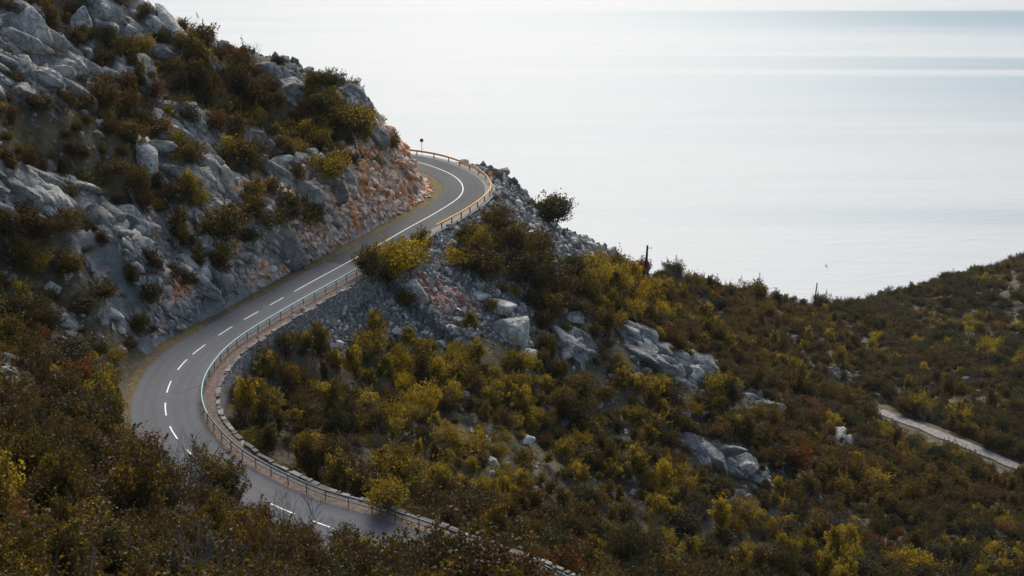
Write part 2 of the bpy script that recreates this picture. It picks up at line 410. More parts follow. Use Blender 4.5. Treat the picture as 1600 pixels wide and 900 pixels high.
# ------------------------------------------------------------------ terrain
ctrl_px = [(560,270,184),(500,200,188),(500,122,198),(560,145,200),(600,212,204),(625,238,207),(430,100,196),(320,72,192),(250,33,188),(200,2,185),(100,-70,180),(0,-150,172),
 (430,330,166),(400,200,182),(300,100,182),(300,300,157),(300,200,170),(320,420,148),(230,380,143),(150,300,146),(50,270,141),(200,200,160),(200,100,172),(100,100,162),(100,30,170),(0,30,157),(0,100,150),(0,200,139),(100,200,149),
 (100,400,131),(0,400,123),(200,470,130),(100,500,118),(0,500,109),(200,560,122),(100,600,105),(0,600,95),(150,680,104),(0,700,82),(100,800,77),(0,900,54),(200,780,87),(200,900,67),(350,840,86),(400,900,79),(560,900,86),(700,940,88),
 (400,620,134),(430,700,121),(600,800,111),(500,600,147),(470,530,150),(600,450,166),(550,480,160),(650,500,165),(700,420,183),(720,380,191),(780,330,203),(780,290,211),(800,302,214),(850,345,222),(900,375,235),(960,403,252),(1010,432,275),(1100,455,310),(1180,470,340),(1250,482,375),(1310,485,430),
 (1400,468,470),(1500,438,490),(1600,413,505),(1700,385,520),(795,512,172),(900,470,215),(900,550,185),(1000,500,235),(1100,580,215),(1100,500,270),(1200,505,310),(1200,560,260),(1300,560,300),(1300,520,345),(1400,520,370),(1500,520,390),(1600,500,410),(1400,580,310),(1500,600,300),(1600,600,310),(1450,674,246),(1580,725,228),(1370,642,262),(1600,800,190),(1400,800,180),(1400,900,150),(1600,900,158),(1200,640,215),(1150,720,185),(1200,800,165),(1100,900,135),(1000,640,180),(1000,740,155),(900,850,125),(900,900,115),(700,600,150),(700,700,132),(800,650,155),(800,780,130),(600,680,130),(500,750,115),(700,820,112),(750,880,102),(860,430,212),(780,400,196),(790,325,240),(860,378,262),(960,435,300),(1010,465,325),(1100,492,370),(1180,508,410),(1250,522,460),(1310,524,530),(1400,510,570),(1500,485,590),(1600,455,610),(1700,430,620)]
ctrl_w = [(-150,100,10),(-150,180,8),(-300,100,60),(-300,300,0),(-150,300,-60),(-60,262,-84),(-20,262,-97),(-300,600,-300),(-100,600,-300),(100,700,-330),(300,850,-400),(-100,850,-430),(500,900,-420),(300,250,-120),(330,400,-150),(450,400,-140),(300,100,-80),(200,50,-60),(0,0,-25),(-60,10,-20),(0,45,-37),(-100,40,-14),(80,30,-47),(-150,20,10),(0,-60,-10),(200,-60,-40),(-200,-60,30),(-500,400,20),(600,200,-60),(700,600,-200)]
CT = np.array([at(*p) for p in ctrl_px]+[np.array(p, float) for p in ctrl_w])
def tps(P, z, lam=2.0):
    n = len(P); d = np.sqrt(((P[:, None]-P[None])**2).sum(2))/100
    K = np.where(d > 0, d*d*np.log(d+1e-9), 0)+lam*1e-4*np.eye(n); Q = np.c_[np.ones(n), P/100]
    A = np.block([[K, Q], [Q.T, np.zeros((3, 3))]]); s = np.linalg.solve(A, np.r_[z, 0, 0, 0]); return s
TW = tps(CT[:, :2], CT[:, 2])
def base_h(X, Y):
    out = np.empty(X.shape); P = np.c_[X.ravel(), Y.ravel()]; o = out.ravel()
    for i in range(0, len(P), 40000):
        p = P[i:i+40000]; d2 = ((p[:, None]-CT[None, :, :2])**2).sum(2)/1e4
        o[i:i+40000] = (.5*d2*np.log(d2+1e-12)) @ TW[:-3] + TW[-3] + (p/100) @ TW[-2:]
    return o.reshape(X.shape)
def road_dist(X, Y, pad=45):
    """distance outside the road edge (+), nearest centre index, side (+1 valley, -1 hill)"""
    d = np.full(X.shape, 999.); idx = np.zeros(X.shape, int); side = np.ones(X.shape)
    m = (X > RC[:, 0].min()-pad) & (X < RC[:, 0].max()+pad) & (Y > RC[:, 1].min()-pad) & (Y < RC[:, 1].max()+pad)
    p = np.c_[X[m], Y[m]]; di = np.empty(len(p)); ii = np.empty(len(p), int); si = np.empty(len(p))
    S = RC[::2]
    for i in range(0, len(p), 20000):
        q = p[i:i+20000]; D = (q[:, None, 0]-S[None, :, 0])**2+(q[:, None, 1]-S[None, :, 1])**2
        j = D.argmin(1)*2; v = q-RC[j]; s = np.sign((v*N[j]).sum(1)+1e-9)
        hw = np.where(s > 0, HB[j], HA[j]); r = np.hypot(v[:, 0], v[:, 1])
        di[i:i+20000] = r-hw; ii[i:i+20000] = j; si[i:i+20000] = s
    d[m] = di; idx[m] = ii; side[m] = si
    return d, idx, side
WALL_OFF = 1.75
def final_h(X, Y, detail=True):
    z = base_h(X, Y)
    d, j, s = road_dist(X, Y)
    far = np.clip((Y-150)/300, .4, 1.5)
    z = z + fbm(X, Y, s=.045, octv=3, seed=3)*1.6*far + fbm(X, Y, s=.2, octv=4, seed=9)*.8
    rz = RZ[j]
    sl = 2.1+fbm(X, Y, s=.12, octv=3, seed=5)*1.3
    off = 1.8+fbm(X, Y, s=.1, octv=2, seed=15)*.8
    # wide grass patch on the inside of the far hairpin
    inside = np.exp(-(((X-RC[idx_of(700,292)][0]+9)/7)**2+((Y-203)/14)**2)); off = off + inside*2.0
    hill = s < 0; low = np.clip((idx_of(300, 525)-j)/30., 0, 1); sl = sl*(1-low)+1.0*low; off = off*(1-low)+1.0*low
    cut = rz-.08+np.maximum(0, d-off)*sl
    z = np.where(hill & (d < 60), np.clip(z, rz-.08-np.maximum(0, d-2.5)*.8, cut), z)
    wall = (j <= I_WALL1) & (s > 0)
    fill = np.where(wall, rz-.1-np.where(d > WALL_OFF+.5, 2.6+(d-WALL_OFF-.5)*.75, 0), rz-.1-np.maximum(0, d-1.5)*.80)
    z = np.where((s > 0) & (d < 60), np.minimum(np.maximum(z, fill), rz-.1+np.maximum(0, d-3)*.0-np.where(wall & (d > WALL_OFF+.5), 2.4, 0)-np.maximum(0, d-3)*.25*(d < 30)), z) if True else z
    z = np.where(d < .3, rz-.25, z)
    # dirt track bench
    m = (X > TK[:, 0].min()-12) & (X < TK[:, 0].max()+12) & (Y > TK[:, 1].min()-12) & (Y < TK[:, 1].max()+12)
    p = np.c_[X[m], Y[m]]
    if len(p):
        D = ((p[:, None]-TK[None])**2).sum(2); k = D.argmin(1); dd = np.sqrt(D[np.arange(len(p)), k])
        wgt = np.clip((8-dd)/5, 0, 1); z[m] = z[m]*(1-wgt)+(TKZ[k]-.1)*wgt
    return z, d, j, s

ROCKS = {   # traced outcrops, photograph pixels
 'weathered grey crag of big rounded blocks at the top left corner': [(-40,10),(60,22),(108,38),(128,60),(145,60),(168,120),(190,160),(150,150),(120,120),(90,180),(50,170),(-40,130)],
 'grey rock crest above the bushes at the top of the hill, against the sea': [(140,-20),(195,-5),(250,28),(262,42),(300,66),(335,95),(345,112),(300,100),(235,80),(180,62),(150,45),(138,10)],
 'thin pale rock band between orange bushes on the upper left hill': [(150,93),(190,95),(240,128),(268,160),(248,162),(205,130),(160,120)],
 'jumbled grey outcrop with a pointed top in the middle of the left hill': [(283,168),(312,190),(350,215),(388,265),(384,325),(335,322),(290,300),(240,290),(215,258),(230,220),(262,215)],
 'long stepped grey outcrop running down the left hill to the road cut': [(-40,262),(60,264),(120,288),(150,310),(185,322),(240,340),(290,365),(318,400),(345,460),(310,450),(240,410),(205,425),(170,380),(120,335),(80,345),(30,370),(-40,350)],
 'smooth pale slabs beside yellow bushes above the red rock cut': [(385,198),(440,222),(500,235),(545,300),(520,318),(562,348),(520,352),(470,322),(440,290),(405,255),(380,232)],
 'tall standing grey slab above the road cut, flanked by dark bushes': [(395,283),(424,290),(446,350),(462,398),(420,388),(402,340)],
 'small grey outcrop below the bushes of the hill crest': [(415,103),(462,112),(482,150),(455,165),(432,142)],
 'broken rocky nose at the seaward end of the hill': [(535,135),(575,152),(590,200),(606,232),(575,228),(560,185),(548,160)],
 'low grey rocks at the left edge beside the road bend': [(55,470),(95,478),(125,510),(80,505),(50,490)],
 'pale rocks at the far left above the dark foreground bushes': [(-20,565),(30,568),(58,600),(20,612),(-20,605)],
 'grey ledges just left of the road bend': [(150,480),(200,470),(235,490),(215,520),(165,515)],
 'long pale ledge slanting down through the yellow bushes right of centre': [(960,508),(1010,522),(1062,558),(1122,590),(1078,606),(1022,578),(985,552)],
 'pale rounded slab left of the long ledge': [(868,515),(900,522),(932,552),(912,578),(880,556)],
 'short pale ledge at the right end of the long ledge': [(1158,600),(1190,618),(1208,645),(1178,638)],
 'cracked pale slab with a boulder below it in the lower right bushes': [(1058,688),(1105,690),(1172,715),(1200,752),(1150,745),(1092,717)],
 'small pale slab above the dirt track': [(1298,674),(1325,680),(1348,696),(1318,694)],
}
REDCUT = [(655,302),(640,262),(612,225),(578,235),(592,262),(560,262),(535,285),(545,345),(500,338),(462,378),(415,388),(370,400),(340,440),(310,455),(250,470),(238,500),(262,520),(330,504),(400,462),(470,427),(540,390),(600,352),(640,330),(668,308)]
SCREES = [[(445,508),(500,475),(545,440),(600,440),(640,410),(665,372),(720,345),(775,305),(785,288),(835,332),(870,358),(905,372),(965,398),(975,412),(900,418),(860,400),(805,372),(775,345),(720,370),(690,390),(720,425),(765,455),(830,480),(835,550),(740,520),(680,530),(640,520),(560,548),(530,568),(480,550)],
 [(1315,515),(1380,540),(1440,565),(1530,605),(1500,610),(1420,580),(1340,552)], [(1480,480),(1540,440),(1620,418),(1620,520),(1530,510)],[(1380,480),(1460,478),(1500,520),(1420,520)],[(880,380),(960,398),(975,425),(910,410)]]
REDSCREE = [[(648,430),(700,445),(745,480),(720,490),(660,470)]]
RED_STRIP_POLY = None

def axis(segs):
    out = [segs[0][0]]
    for a, b, s0, s1 in segs:
        x = a; 
        while x < b-1e-6:
            f = (x-a)/(b-a); x = min(b, x+s0+(s1-s0)*f); out.append(x)
    return np.array(out)
gx = axis([(-900,-130,60,1.0),(-130,60,.52,.52),(60,330,.8,1.3),(330,1500,2,80)])
gy = axis([(-150,30,8,1.5),(30,225,.52,.52),(225,560,.6,1.6),(560,1300,2,30)])
GX, GY = np.meshgrid(gx, gy)
GZ, GD, GJ, GS = final_h(GX, GY)
U, V, DD = proj(GX, GY, GZ)
vis = (GY > 20)
rock = np.zeros(GX.shape)
for p in ROCKS.values(): rock = np.maximum(rock, inpoly(U, V, p)*vis*1.)
red = inpoly(U, V, REDCUT)*vis*1. ; red = np.maximum(red, ((GS < 0) & (GD > 1.6) & (GD < 9) & (GJ > idx_of(280,560)) & (GD < 60))*1.)
scr = np.zeros(GX.shape)
for k_, p in enumerate(SCREES): scr = np.maximum(scr, inpoly(U, V, p)*vis*(1. if k_ in (0, 1, 4) else .25))
scr = np.maximum(scr, ((GS > 0) & (GD > .5) & (GD < 14) & (GJ > I_WALL1))*1.)
# blocky relief on the rock areas
a = R(35); rx = GX*math.cos(a)+GY*math.sin(a); ry = -GX*math.sin(a)+GY*math.cos(a)
wx = fbm(GX, GY, s=.3, octv=2, seed=31)*.8
F1, F2, CC = worley(rx*.30+wx*.3, ry*.62+wx*.3, 4); f1, f2, cc = worley(rx*.75+wx*.3, ry*1.2, 8)
rel = CC*2.2 + np.clip((F2-F1)*3, 0, 1)*.7 + cc*.5 + np.clip((f2-f1)*3, 0, 1)*.25 - 1.2
relm = np.clip(np.maximum(rock, red*.8), 0, 1)*np.clip((GD-1.8)/2.5, 0, 1)
GZ = GZ + rel*relm*.9
GZ = GZ + scr*np.clip((GD-2.5)/2, 0, 1)*(fbm(GX, GY, s=.8, octv=3, seed=77)*.45)
GZ = np.clip(GZ, -430, 120)
ny, nx = GX.shape
ids = np.arange(ny*nx).reshape(ny, nx)
F = np.stack([ids[:-1, :-1], ids[:-1, 1:], ids[1:, 1:], ids[1:, :-1]], -1).reshape(-1, 4)
me = np_mesh('hillside_terrain', np.stack([GX, GY, GZ+CZ], -1).reshape(-1, 3), F)
att = me.attributes.new('mask', 'FLOAT_COLOR', 'POINT')
att.data.foreach_set('color', np.stack([rock, red, scr, np.ones_like(rock)], -1).astype(np.float32).ravel())
terr = link('hillside_terrain', me, M_GROUND); struct(terr)

def height(X, Y):
    X = np.atleast_1d(np.asarray(X, float)); Y = np.atleast_1d(np.asarray(Y, float))
    i = np.clip(np.searchsorted(gx, X)-1, 0, nx-2); j = np.clip(np.searchsorted(gy, Y)-1, 0, ny-2)
    fx = (X-gx[i])/(gx[i+1]-gx[i]); fy = (Y-gy[j])/(gy[j+1]-gy[j])
    return (GZ[j, i]*(1-fx)+GZ[j, i+1]*fx)*(1-fy)+(GZ[j+1, i]*(1-fx)+GZ[j+1, i+1]*fx)*fy
def slope_n(X, Y, e=1.0):
    gxx = (height(X+e, Y)-height(X-e, Y))/(2*e); gyy = (height(X, Y+e)-height(X, Y-e))/(2*e)
    n = np.stack([-gxx, -gyy, np.ones_like(gxx)], -1); return n/np.linalg.norm(n, axis=1)[:, None]
def ground_hit(u, v, y0=35, y1=700):
    """first ground point met by the sight line of a traced pixel"""
    Y = np.geomspace(y0, y1, 2500); zz = -Y*math.tan(dep(v)); D = Y*CP-zz*SP; X = (u-800)*D/FPX
    h = height(X, Y); k = np.argmax(h > zz)
    if not (h > zz).any(): return None
    return np.array([X[k], Y[k], h[k]])

# sea
S = 60000
me = np_mesh('sea', [(-S, 500, 0), (S, 500, 0), (S, S, 0), (-S, S, 0)], [(0, 1, 2, 3)], False)
struct(link('sea', me, M_SEA))

# ------------------------------------------------------------------ road, verges, markings
def ribbon(name, i0, i1, offa, offb, dz, mat, n=2, jag=0, seed=0, drape=False):
    I = np.arange(i0, i1, 1); fr = np.linspace(0, 1, n); V = []
    oa = offa(I)*np.ones(len(I)); ob = offb(I)*np.ones(len(I))
    if jag:
        ob = ob+fbm(RC[I, 0], RC[I, 1], s=.5, octv=3, seed=seed)*jag
    for f in fr:
        o = oa*(1-f)+ob*f; P = RC[I]+N[I]*o[:, None]
        zz = RZ[I]+dz if not drape else np.maximum(RZ[I]+dz, height(P[:, 0], P[:, 1])+.05)
        V.append(np.c_[P, zz+CZ])
    V = np.stack(V, 1).reshape(-1, 3); m = len(I)
    ii = np.arange(m*n).reshape(m, n); Fq = np.stack([ii[:-1, :-1], ii[:-1, 1:], ii[1:, 1:], ii[1:, :-1]], -1).reshape(-1, 4)
    return np_mesh(name, V, Fq)
me1 = ribbon('road', 0, I_SEAM+1, lambda i: -HA[i], lambda i: HB[i], 0, M_ASPH_OLD, 25)
o = struct(link('road', me1, M_ASPH_OLD)); 
me2 = ribbon('road', I_SEAM, NR, lambda i: -HA[i], lambda i: HB[i], 0, M_ASPH_NEW, 25)
for m_ in (me1, me2):
    a_ = m_.attributes.new('lat', 'FLOAT', 'POINT'); a_.data.foreach_set('value', np.tile(np.linspace(0, 1, 25), len(m_.vertices)//25).astype(np.float32))
o = struct(link('road', me2, M_ASPH_NEW))
struct(link('verge', ribbon('verge', 0, NR, lambda i: -HA[i]+.0, lambda i: -HA[i]-3.2, -.03, None, 7, .7, 3), M_VERGE))
struct(link('verge', ribbon('verge', 0, I_WALL1+20, lambda i: HB[i], lambda i: HB[i]+WALL_OFF, -.02, None, 4), M_STRIP))
struct(link('verge', ribbon('verge', I_WALL1+20, NR, lambda i: HB[i], lambda i: HB[i]+1.7, -.02, None, 4, .2, 5), M_SCREE))
mb = MB()
def mark(i0, i1, off=0, wd=.145):
    I = list(range(i0, i1+1))
    for s_ in (0,):
        vs = [];
        for i in I:
            for q in (-wd/2, wd/2):
                p = RC[i]+N[i]*(off+q); vs.append((p[0], p[1], RZ[i]+CZ+.012))
        mb.add(vs, [(2*k, 2*k+1, 2*k+3, 2*k+2) for k in range(len(I)-1)])
for u, v in [(595,852),(510,822),(440,796),(352,752),(300,713),(268,676),(256,640),(262,603),(282,570),(311,545),(353,516),(394,492),(434,470)]:
    i = idx_of(u, v); mark(i-3, i+3)
mark(idx_of(458, 456), NR-1)
o = mb.build('road_markings', M_PAINT); struct(o)

# dirt track on the far slope
tt = np.gradient(TK, axis=0); tt /= np.hypot(tt[:, 0], tt[:, 1])[:, None]; tn = np.c_[tt[:, 1], -tt[:, 0]]
V_ = np.stack([np.c_[TK+tn*(q*(1+.35*fbm(TK[:, 0]+q, TK[:, 1], s=.35, octv=3)))[:, None], TKZ+CZ+.12-(abs(q) > 1)*.04] for q in (-1.45, -.7, 0, .7, 1.45)], 1).reshape(-1, 3); m = len(TK)
ii = np.arange(m*5).reshape(m, 5)
struct(link('dirt_track', np_mesh('dirt_track', V_, np.stack([ii[:-1, :-1], ii[:-1, 1:], ii[1:, 1:], ii[1:, :-1]], -1).reshape(-1, 4)), M_TRACK))

# ------------------------------------------------------------------ retaining wall with coping
wall = empty('retaining_wall', (RC[I_WALL1][0], RC[I_WALL1][1], RZ[I_WALL1]+CZ), 'long dry-stone retaining wall with pale coping along the valley side of the lower bend', 'wall')
def P3(i, off, dz=0): p = RC[i]+N[i]*off; return Vector((p[0], p[1], RZ[i]+CZ+dz))
def loc(o_, root):
    o_.matrix_parent_inverse = root.matrix_world.inverted() if False else Matrix.Translation(-Vector(root.location)); return o_
fr = [(P3(i, HB[i]+WALL_OFF), Vector((N[i][0], N[i][1], 0)), Vector((0, 0, 1))) for i in range(I_WALL0, I_WALL1+1, 2)]
mb = MB(); mb.sweep(fr, [(0, -.02), (.5, -.02), (.75, -1.5), (1.0, -3.6), (0, -3.6)])
loc(mb.build('stone_face', M_MASON, wall), wall)
mb = MB(); i = I_WALL0
while i < I_WALL1-3:
    L = random.choice([1, 2, 2, 3]); j = i+L
    c = (P3(i, HB[i]+WALL_OFF+.28, .08)+P3(j, HB[j]+WALL_OFF+.28, .08))/2; an = math.atan2(*(RC[j]-RC[i])[::-1])
    if random.random() < .86:
        mb.box(c+Vector((0, 0, random.uniform(-.06, .06))), (L*.5-random.uniform(.05, .3), random.uniform(.3, .55), random.uniform(.12, .26)), Matrix.Rotation(an+random.uniform(-.08, .08), 3, 'Z') @ Matrix.Rotation(random.uniform(-.06, .06), 3, 'X'))
    i = j
loc(mb.build('coping', M_COPE, wall), wall)

# ------------------------------------------------------------------ guard rails
def rail_frames(i0, i1, off, h, step=1):
    return [(P3(i, HB[i]+off, h), Vector((N[i][0], N[i][1], 0)), Vector((0, 0, 1))) for i in range(i0, i1, step)]
I_T1 = idx_of(556, 402)
rail = empty('pipe_railing', tuple(P3(I_T1, HB[I_T1]+.45)), 'teal pipe railing on thin posts along the valley side of the lower bend', 'railing')
I_D = idx_of(268, 668)
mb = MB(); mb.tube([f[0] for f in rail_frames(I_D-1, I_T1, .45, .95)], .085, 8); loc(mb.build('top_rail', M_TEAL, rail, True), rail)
mb = MB(); mb.tube([f[0] for f in rail_frames(0, I_D, .45, .95)], .085, 8); o = loc(mb.build('top_rail', M_TEALPOST, rail, True), rail); o['label'] = 'lower stretch of the top rail, shade put into its dark colour'  # shaded look of this stretch is put into its darker colour
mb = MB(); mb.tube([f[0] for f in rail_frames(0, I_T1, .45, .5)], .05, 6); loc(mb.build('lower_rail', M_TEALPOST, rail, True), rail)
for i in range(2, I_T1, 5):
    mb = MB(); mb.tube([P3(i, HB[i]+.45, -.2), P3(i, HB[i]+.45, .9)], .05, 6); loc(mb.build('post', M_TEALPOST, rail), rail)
I_O1 = min(NR-2, idx_of(545, 245))
orr = empty('crash_barrier', tuple(P3(I_OR0, HB[I_OR0]+.9)), 'orange crash barrier on black posts round the far hairpin above the sea', 'guard rail')
prof = [(-.03, .68), (.03, .62), (-.03, .54), (.03, .47), (-.03, .39), (-.06, .39), (-.0, .47), (-.06, .54), (-.0, .62), (-.06, .68)]
OFF2 = 1.05
mb = MB(); mb.sweep(rail_frames(I_OR0, I_O1, OFF2, .06), [(p[0]*1.5, .22+p[1]*1.15-.12) for p in prof]); loc(mb.build('beam', M_ORANGE, orr), orr)
for i in range(I_OR0+3, I_O1, 6):
    mb = MB(); f = rail_frames(i, i+1, OFF2, 0)[0]; an = math.atan2(N[i][1], N[i][0])
    mb.box(f[0]+f[1]*.10+Vector((0, 0, .25)), (.12, .16, 1.1), Matrix.Rotation(an, 3, 'Z')); loc(mb.build('post', M_BLACKPOST, orr), orr)

def round_sign(name, i, off, h, r, m_face, label, cat, face=(0, -1, 0)):
    root = empty(name, tuple(P3(i, HB[i]+off, 0)), label, cat)
    b = MB(); b.tube([Vector((0, 0, -.3)), Vector((0, 0, h))], .05, 8); b.build('post', M_GALV, root)
    b = MB(); d = Vector(face); b.tube([Vector((0, 0, h))-d*.03, Vector((0, 0, h))+d*.03], r, 20); b.build('disc', m_face, root)
    return root
i = idx_of(633, 250)
round_sign('road_sign', i, 1.9, 2.6, .34, M_REDPAINT, 'dark red round road sign behind the far end of the orange barrier', 'road sign')
i = idx_of(723, 289)
i = int(np.argmin([abs(proj(*(list(P3(k, HB[k]+1.5))[:2]+[RZ[k]+1.3]))[0]-768)+abs(proj(*(list(P3(k, HB[k]+1.5))[:2]+[RZ[k]+1.3]))[1]-272) for k in range(NR)]))
round_sign('marker_post', i, 1.4, 1.5, .38, M_YELLOW, 'short post with a round amber marker at the outermost point of the hairpin', 'marker post')

# ------------------------------------------------------------------ rocks
def ico(sub):
    bm = bmesh.new(); bmesh.ops.create_icosphere(bm, subdivisions=sub, radius=1)
    V = np.array([v.co[:] for v in bm.verts]); F = np.array([[v.index for v in f.verts] for f in bm.faces]); bm.free(); return V, F
ICO = {k: ico(k) for k in (1, 2, 3, 4)}
def rock_shape(sub, seed, cuts=9, rough=.06):
    rg = np.random.default_rng(seed); V, F = ICO[sub]; V = V*1.0
    V = V*(1.0+.25*fbm(V[:, 0]+seed, V[:, 1], V[:, 2], s=.9, octv=2, seed=seed)[:, None])*1.25
    for _ in range(cuts):
        n = rg.normal(size=3); n /= np.linalg.norm(n); d = rg.uniform(.45, .82)
        e = np.maximum(0, V @ n-d); V = V-n*e[:, None]*.94
    nr = V/np.linalg.norm(V, axis=1)[:, None]
    V = V+nr*(fbm(V[:, 0]+seed, V[:, 1], V[:, 2], s=2.6, octv=3, seed=seed)*rough*1.6)[:, None]
    return V, F
PROTO = {s: [rock_shape(s, 100+k+s*50, 11+k % 6, .12) for k in range(12)] for s in (1, 2, 3)}
def rotmats(n, rg, tiltdir=None, jit=.35):
    """random rotations; with a common bedding direction when tiltdir is given"""
    M = np.empty((n, 3, 3))
    for i in range(n):
        q = Matrix.Rotation(rg.uniform(-jit, jit), 3, 'X') @ Matrix.Rotation(rg.uniform(-jit, jit), 3, 'Y') @ Matrix.Rotation(rg.uniform(-jit, jit) if tiltdir is not None else rg.uniform(0, 6.28), 3, 'Z')
        if tiltdir is not None: q = q @ tiltdir
        M[i] = np.array(q)
    return M
def place_rocks(P, size, asp, M, sub):
    Vs = []; Fs = []; n = 0
    for i in range(len(P)):
        V, F = PROTO[sub[i]][RNG.integers(12)]
        W = (V*asp[i]*size[i]) @ M[i].T+P[i]; Vs.append(W); Fs.append(F+n); n += len(W)
    return np.concatenate(Vs), np.concatenate(Fs)
GU, GV, _ = proj(GX, GY, GZ)
# which ground can be seen at all (running skyline, near to far)
VIS = np.zeros(GX.shape, bool); run = np.full(900, 1e9)
for j in range(ny):
    if gy[j] < 25: continue
    b_ = np.clip(((GU[j]+400)/3).astype(int), 0, 899); ok_ = (GU[j] > -390) & (GU[j] < 2290)
    VIS[j] = ok_ & (GV[j] < run[b_]+5)
    r2 = run.copy(); xs_ = np.arange(900)*3-398.5; vi = np.interp(xs_, GU[j], GV[j], left=1e9, right=1e9); run = np.minimum(run, vi)
def cell_pts(mask, spacing):
    """well spread ground points inside a boolean grid mask"""
    jj, ii_ = np.nonzero(mask)
    if len(jj) == 0: return np.zeros((0, 2))
    order = RNG.permutation(len(jj)); jj, ii_ = jj[order], ii_[order]
    x = GX[jj, ii_]; y = GY[jj, ii_]; seen = {}; out = []
    for a_, b_ in zip(x, y):
        k = (int(a_//spacing), int(b_//spacing)); ok = True
        for dx in (-1, 0, 1):
            for dy in (-1, 0, 1):
                for q in seen.get((k[0]+dx, k[1]+dy), ()):
                    if (q[0]-a_)**2+(q[1]-b_)**2 < spacing**2: ok = False; break
                if not ok: break
            if not ok: break
        if ok: seen.setdefault(k, []).append((a_, b_)); out.append((a_+RNG.uniform(-.2, .2), b_+RNG.uniform(-.2, .2)))
    return np.array(out)
TILT = Matrix.Rotation(R(35), 3, 'Z') @ Matrix.Rotation(R(28), 3, 'Y')
def slope_frames(nn, rg, jit=.2):
    M = np.empty((len(nn), 3, 3))
    for i, n_ in enumerate(nn):
        n_ = Vector(n_).normalized(); d = Vector((n_.x, n_.y, 0)); d = d.normalized() if d.length > 1e-3 else Vector((1, 0, 0))
        d = (d-n_*d.dot(n_)).normalized(); e = n_.cross(d)
        B = Matrix((d, e, n_)).transposed()
        q = Matrix.Rotation(rg.normal()*jit, 3, 'X') @ Matrix.Rotation(rg.normal()*jit-.22, 3, 'Y') @ Matrix.Rotation(.25+rg.normal()*jit, 3, 'Z')
        M[i] = np.array(B @ q)
    return M
def outcrop(poly, mat, name, label, spacing=.8, smin=.55, smax=2.7, extra=None, red=False):
    m = VIS & inpoly(GU, GV, poly) & (GY > 30) & (GD > (2.0 if red else 3.0))
    if extra is not None: m |= extra & VIS
    P = cell_pts(m, spacing*(1.0 if GY[m].mean() < 240 else 1.35))
    if len(P) < 2: print('outcrop empty', label); return
    size = (smin+(smax-smin)*RNG.uniform(0, 1, len(P))**2.9)*(1 if P[:, 1].mean() < 240 else 1.3)
    if red: size = np.minimum(size, .6+.35*np.maximum(0, road_dist(P[:, 0], P[:, 1])[0]-2.0))
    z = height(P[:, 0], P[:, 1])+CZ; nn = slope_n(P[:, 0], P[:, 1])
    P3_ = np.c_[P, z]; Dm = np.sqrt(((P3_[:, None]-P3_[None])**2).sum(2)); adj = Dm < (size[:, None]+size[None])*.95+.3; comp = -np.ones(len(P), int); groups = []
    for i in range(len(P)):
        if comp[i] >= 0: continue
        st = [i]; comp[i] = i; mem = []
        while st:
            q = st.pop(); mem.append(q)
            for r_ in np.nonzero(adj[q] & (comp < 0))[0]: comp[r_] = i; st.append(r_)
        groups.append(mem)
    groups.sort(key=len, reverse=True); print(name, [len(g) for g in groups][:6])
    for gi_, mem in enumerate(groups[:5]):
        if gi_ and len(mem) < 7: break
        sz = size[mem]; n_ = len(mem)
        Q = P3_[mem]+nn[mem]*(sz*(-.12 if not red else -.05))[:, None]
        asp = np.stack([RNG.uniform(1.1, 2.2, n_), RNG.uniform(.55, .95, n_), RNG.uniform(.5, .95, n_)], 1)
        if red: asp = np.stack([RNG.uniform(.8, 1.6, n_), RNG.uniform(.45, .9, n_), RNG.uniform(.4, .75, n_)], 1)
        V, F = place_rocks(Q, sz, asp, slope_frames(nn[mem], RNG, .38 if red else .2), np.where(sz > 1.5, 3, 2))
        tag(link(name, np_mesh(name, V, F, True), mat), label+('', ', side patch', ', second side patch', ', third side patch', ', fourth side patch')[gi_], 'rock outcrop')
for lab, p in ROCKS.items(): outcrop(p, M_ROCK, 'rock_outcrop', lab)
ex = (GS < 0) & (GD > 2.1) & (GD < 8) & (GJ > idx_of(300, 540)) & (GJ < idx_of(660, 257))
outcrop(REDCUT, M_RED, 'rock_cutting', 'pink and orange rock face above the uphill road edge', .5, .5, 1.7, extra=ex, red=True)

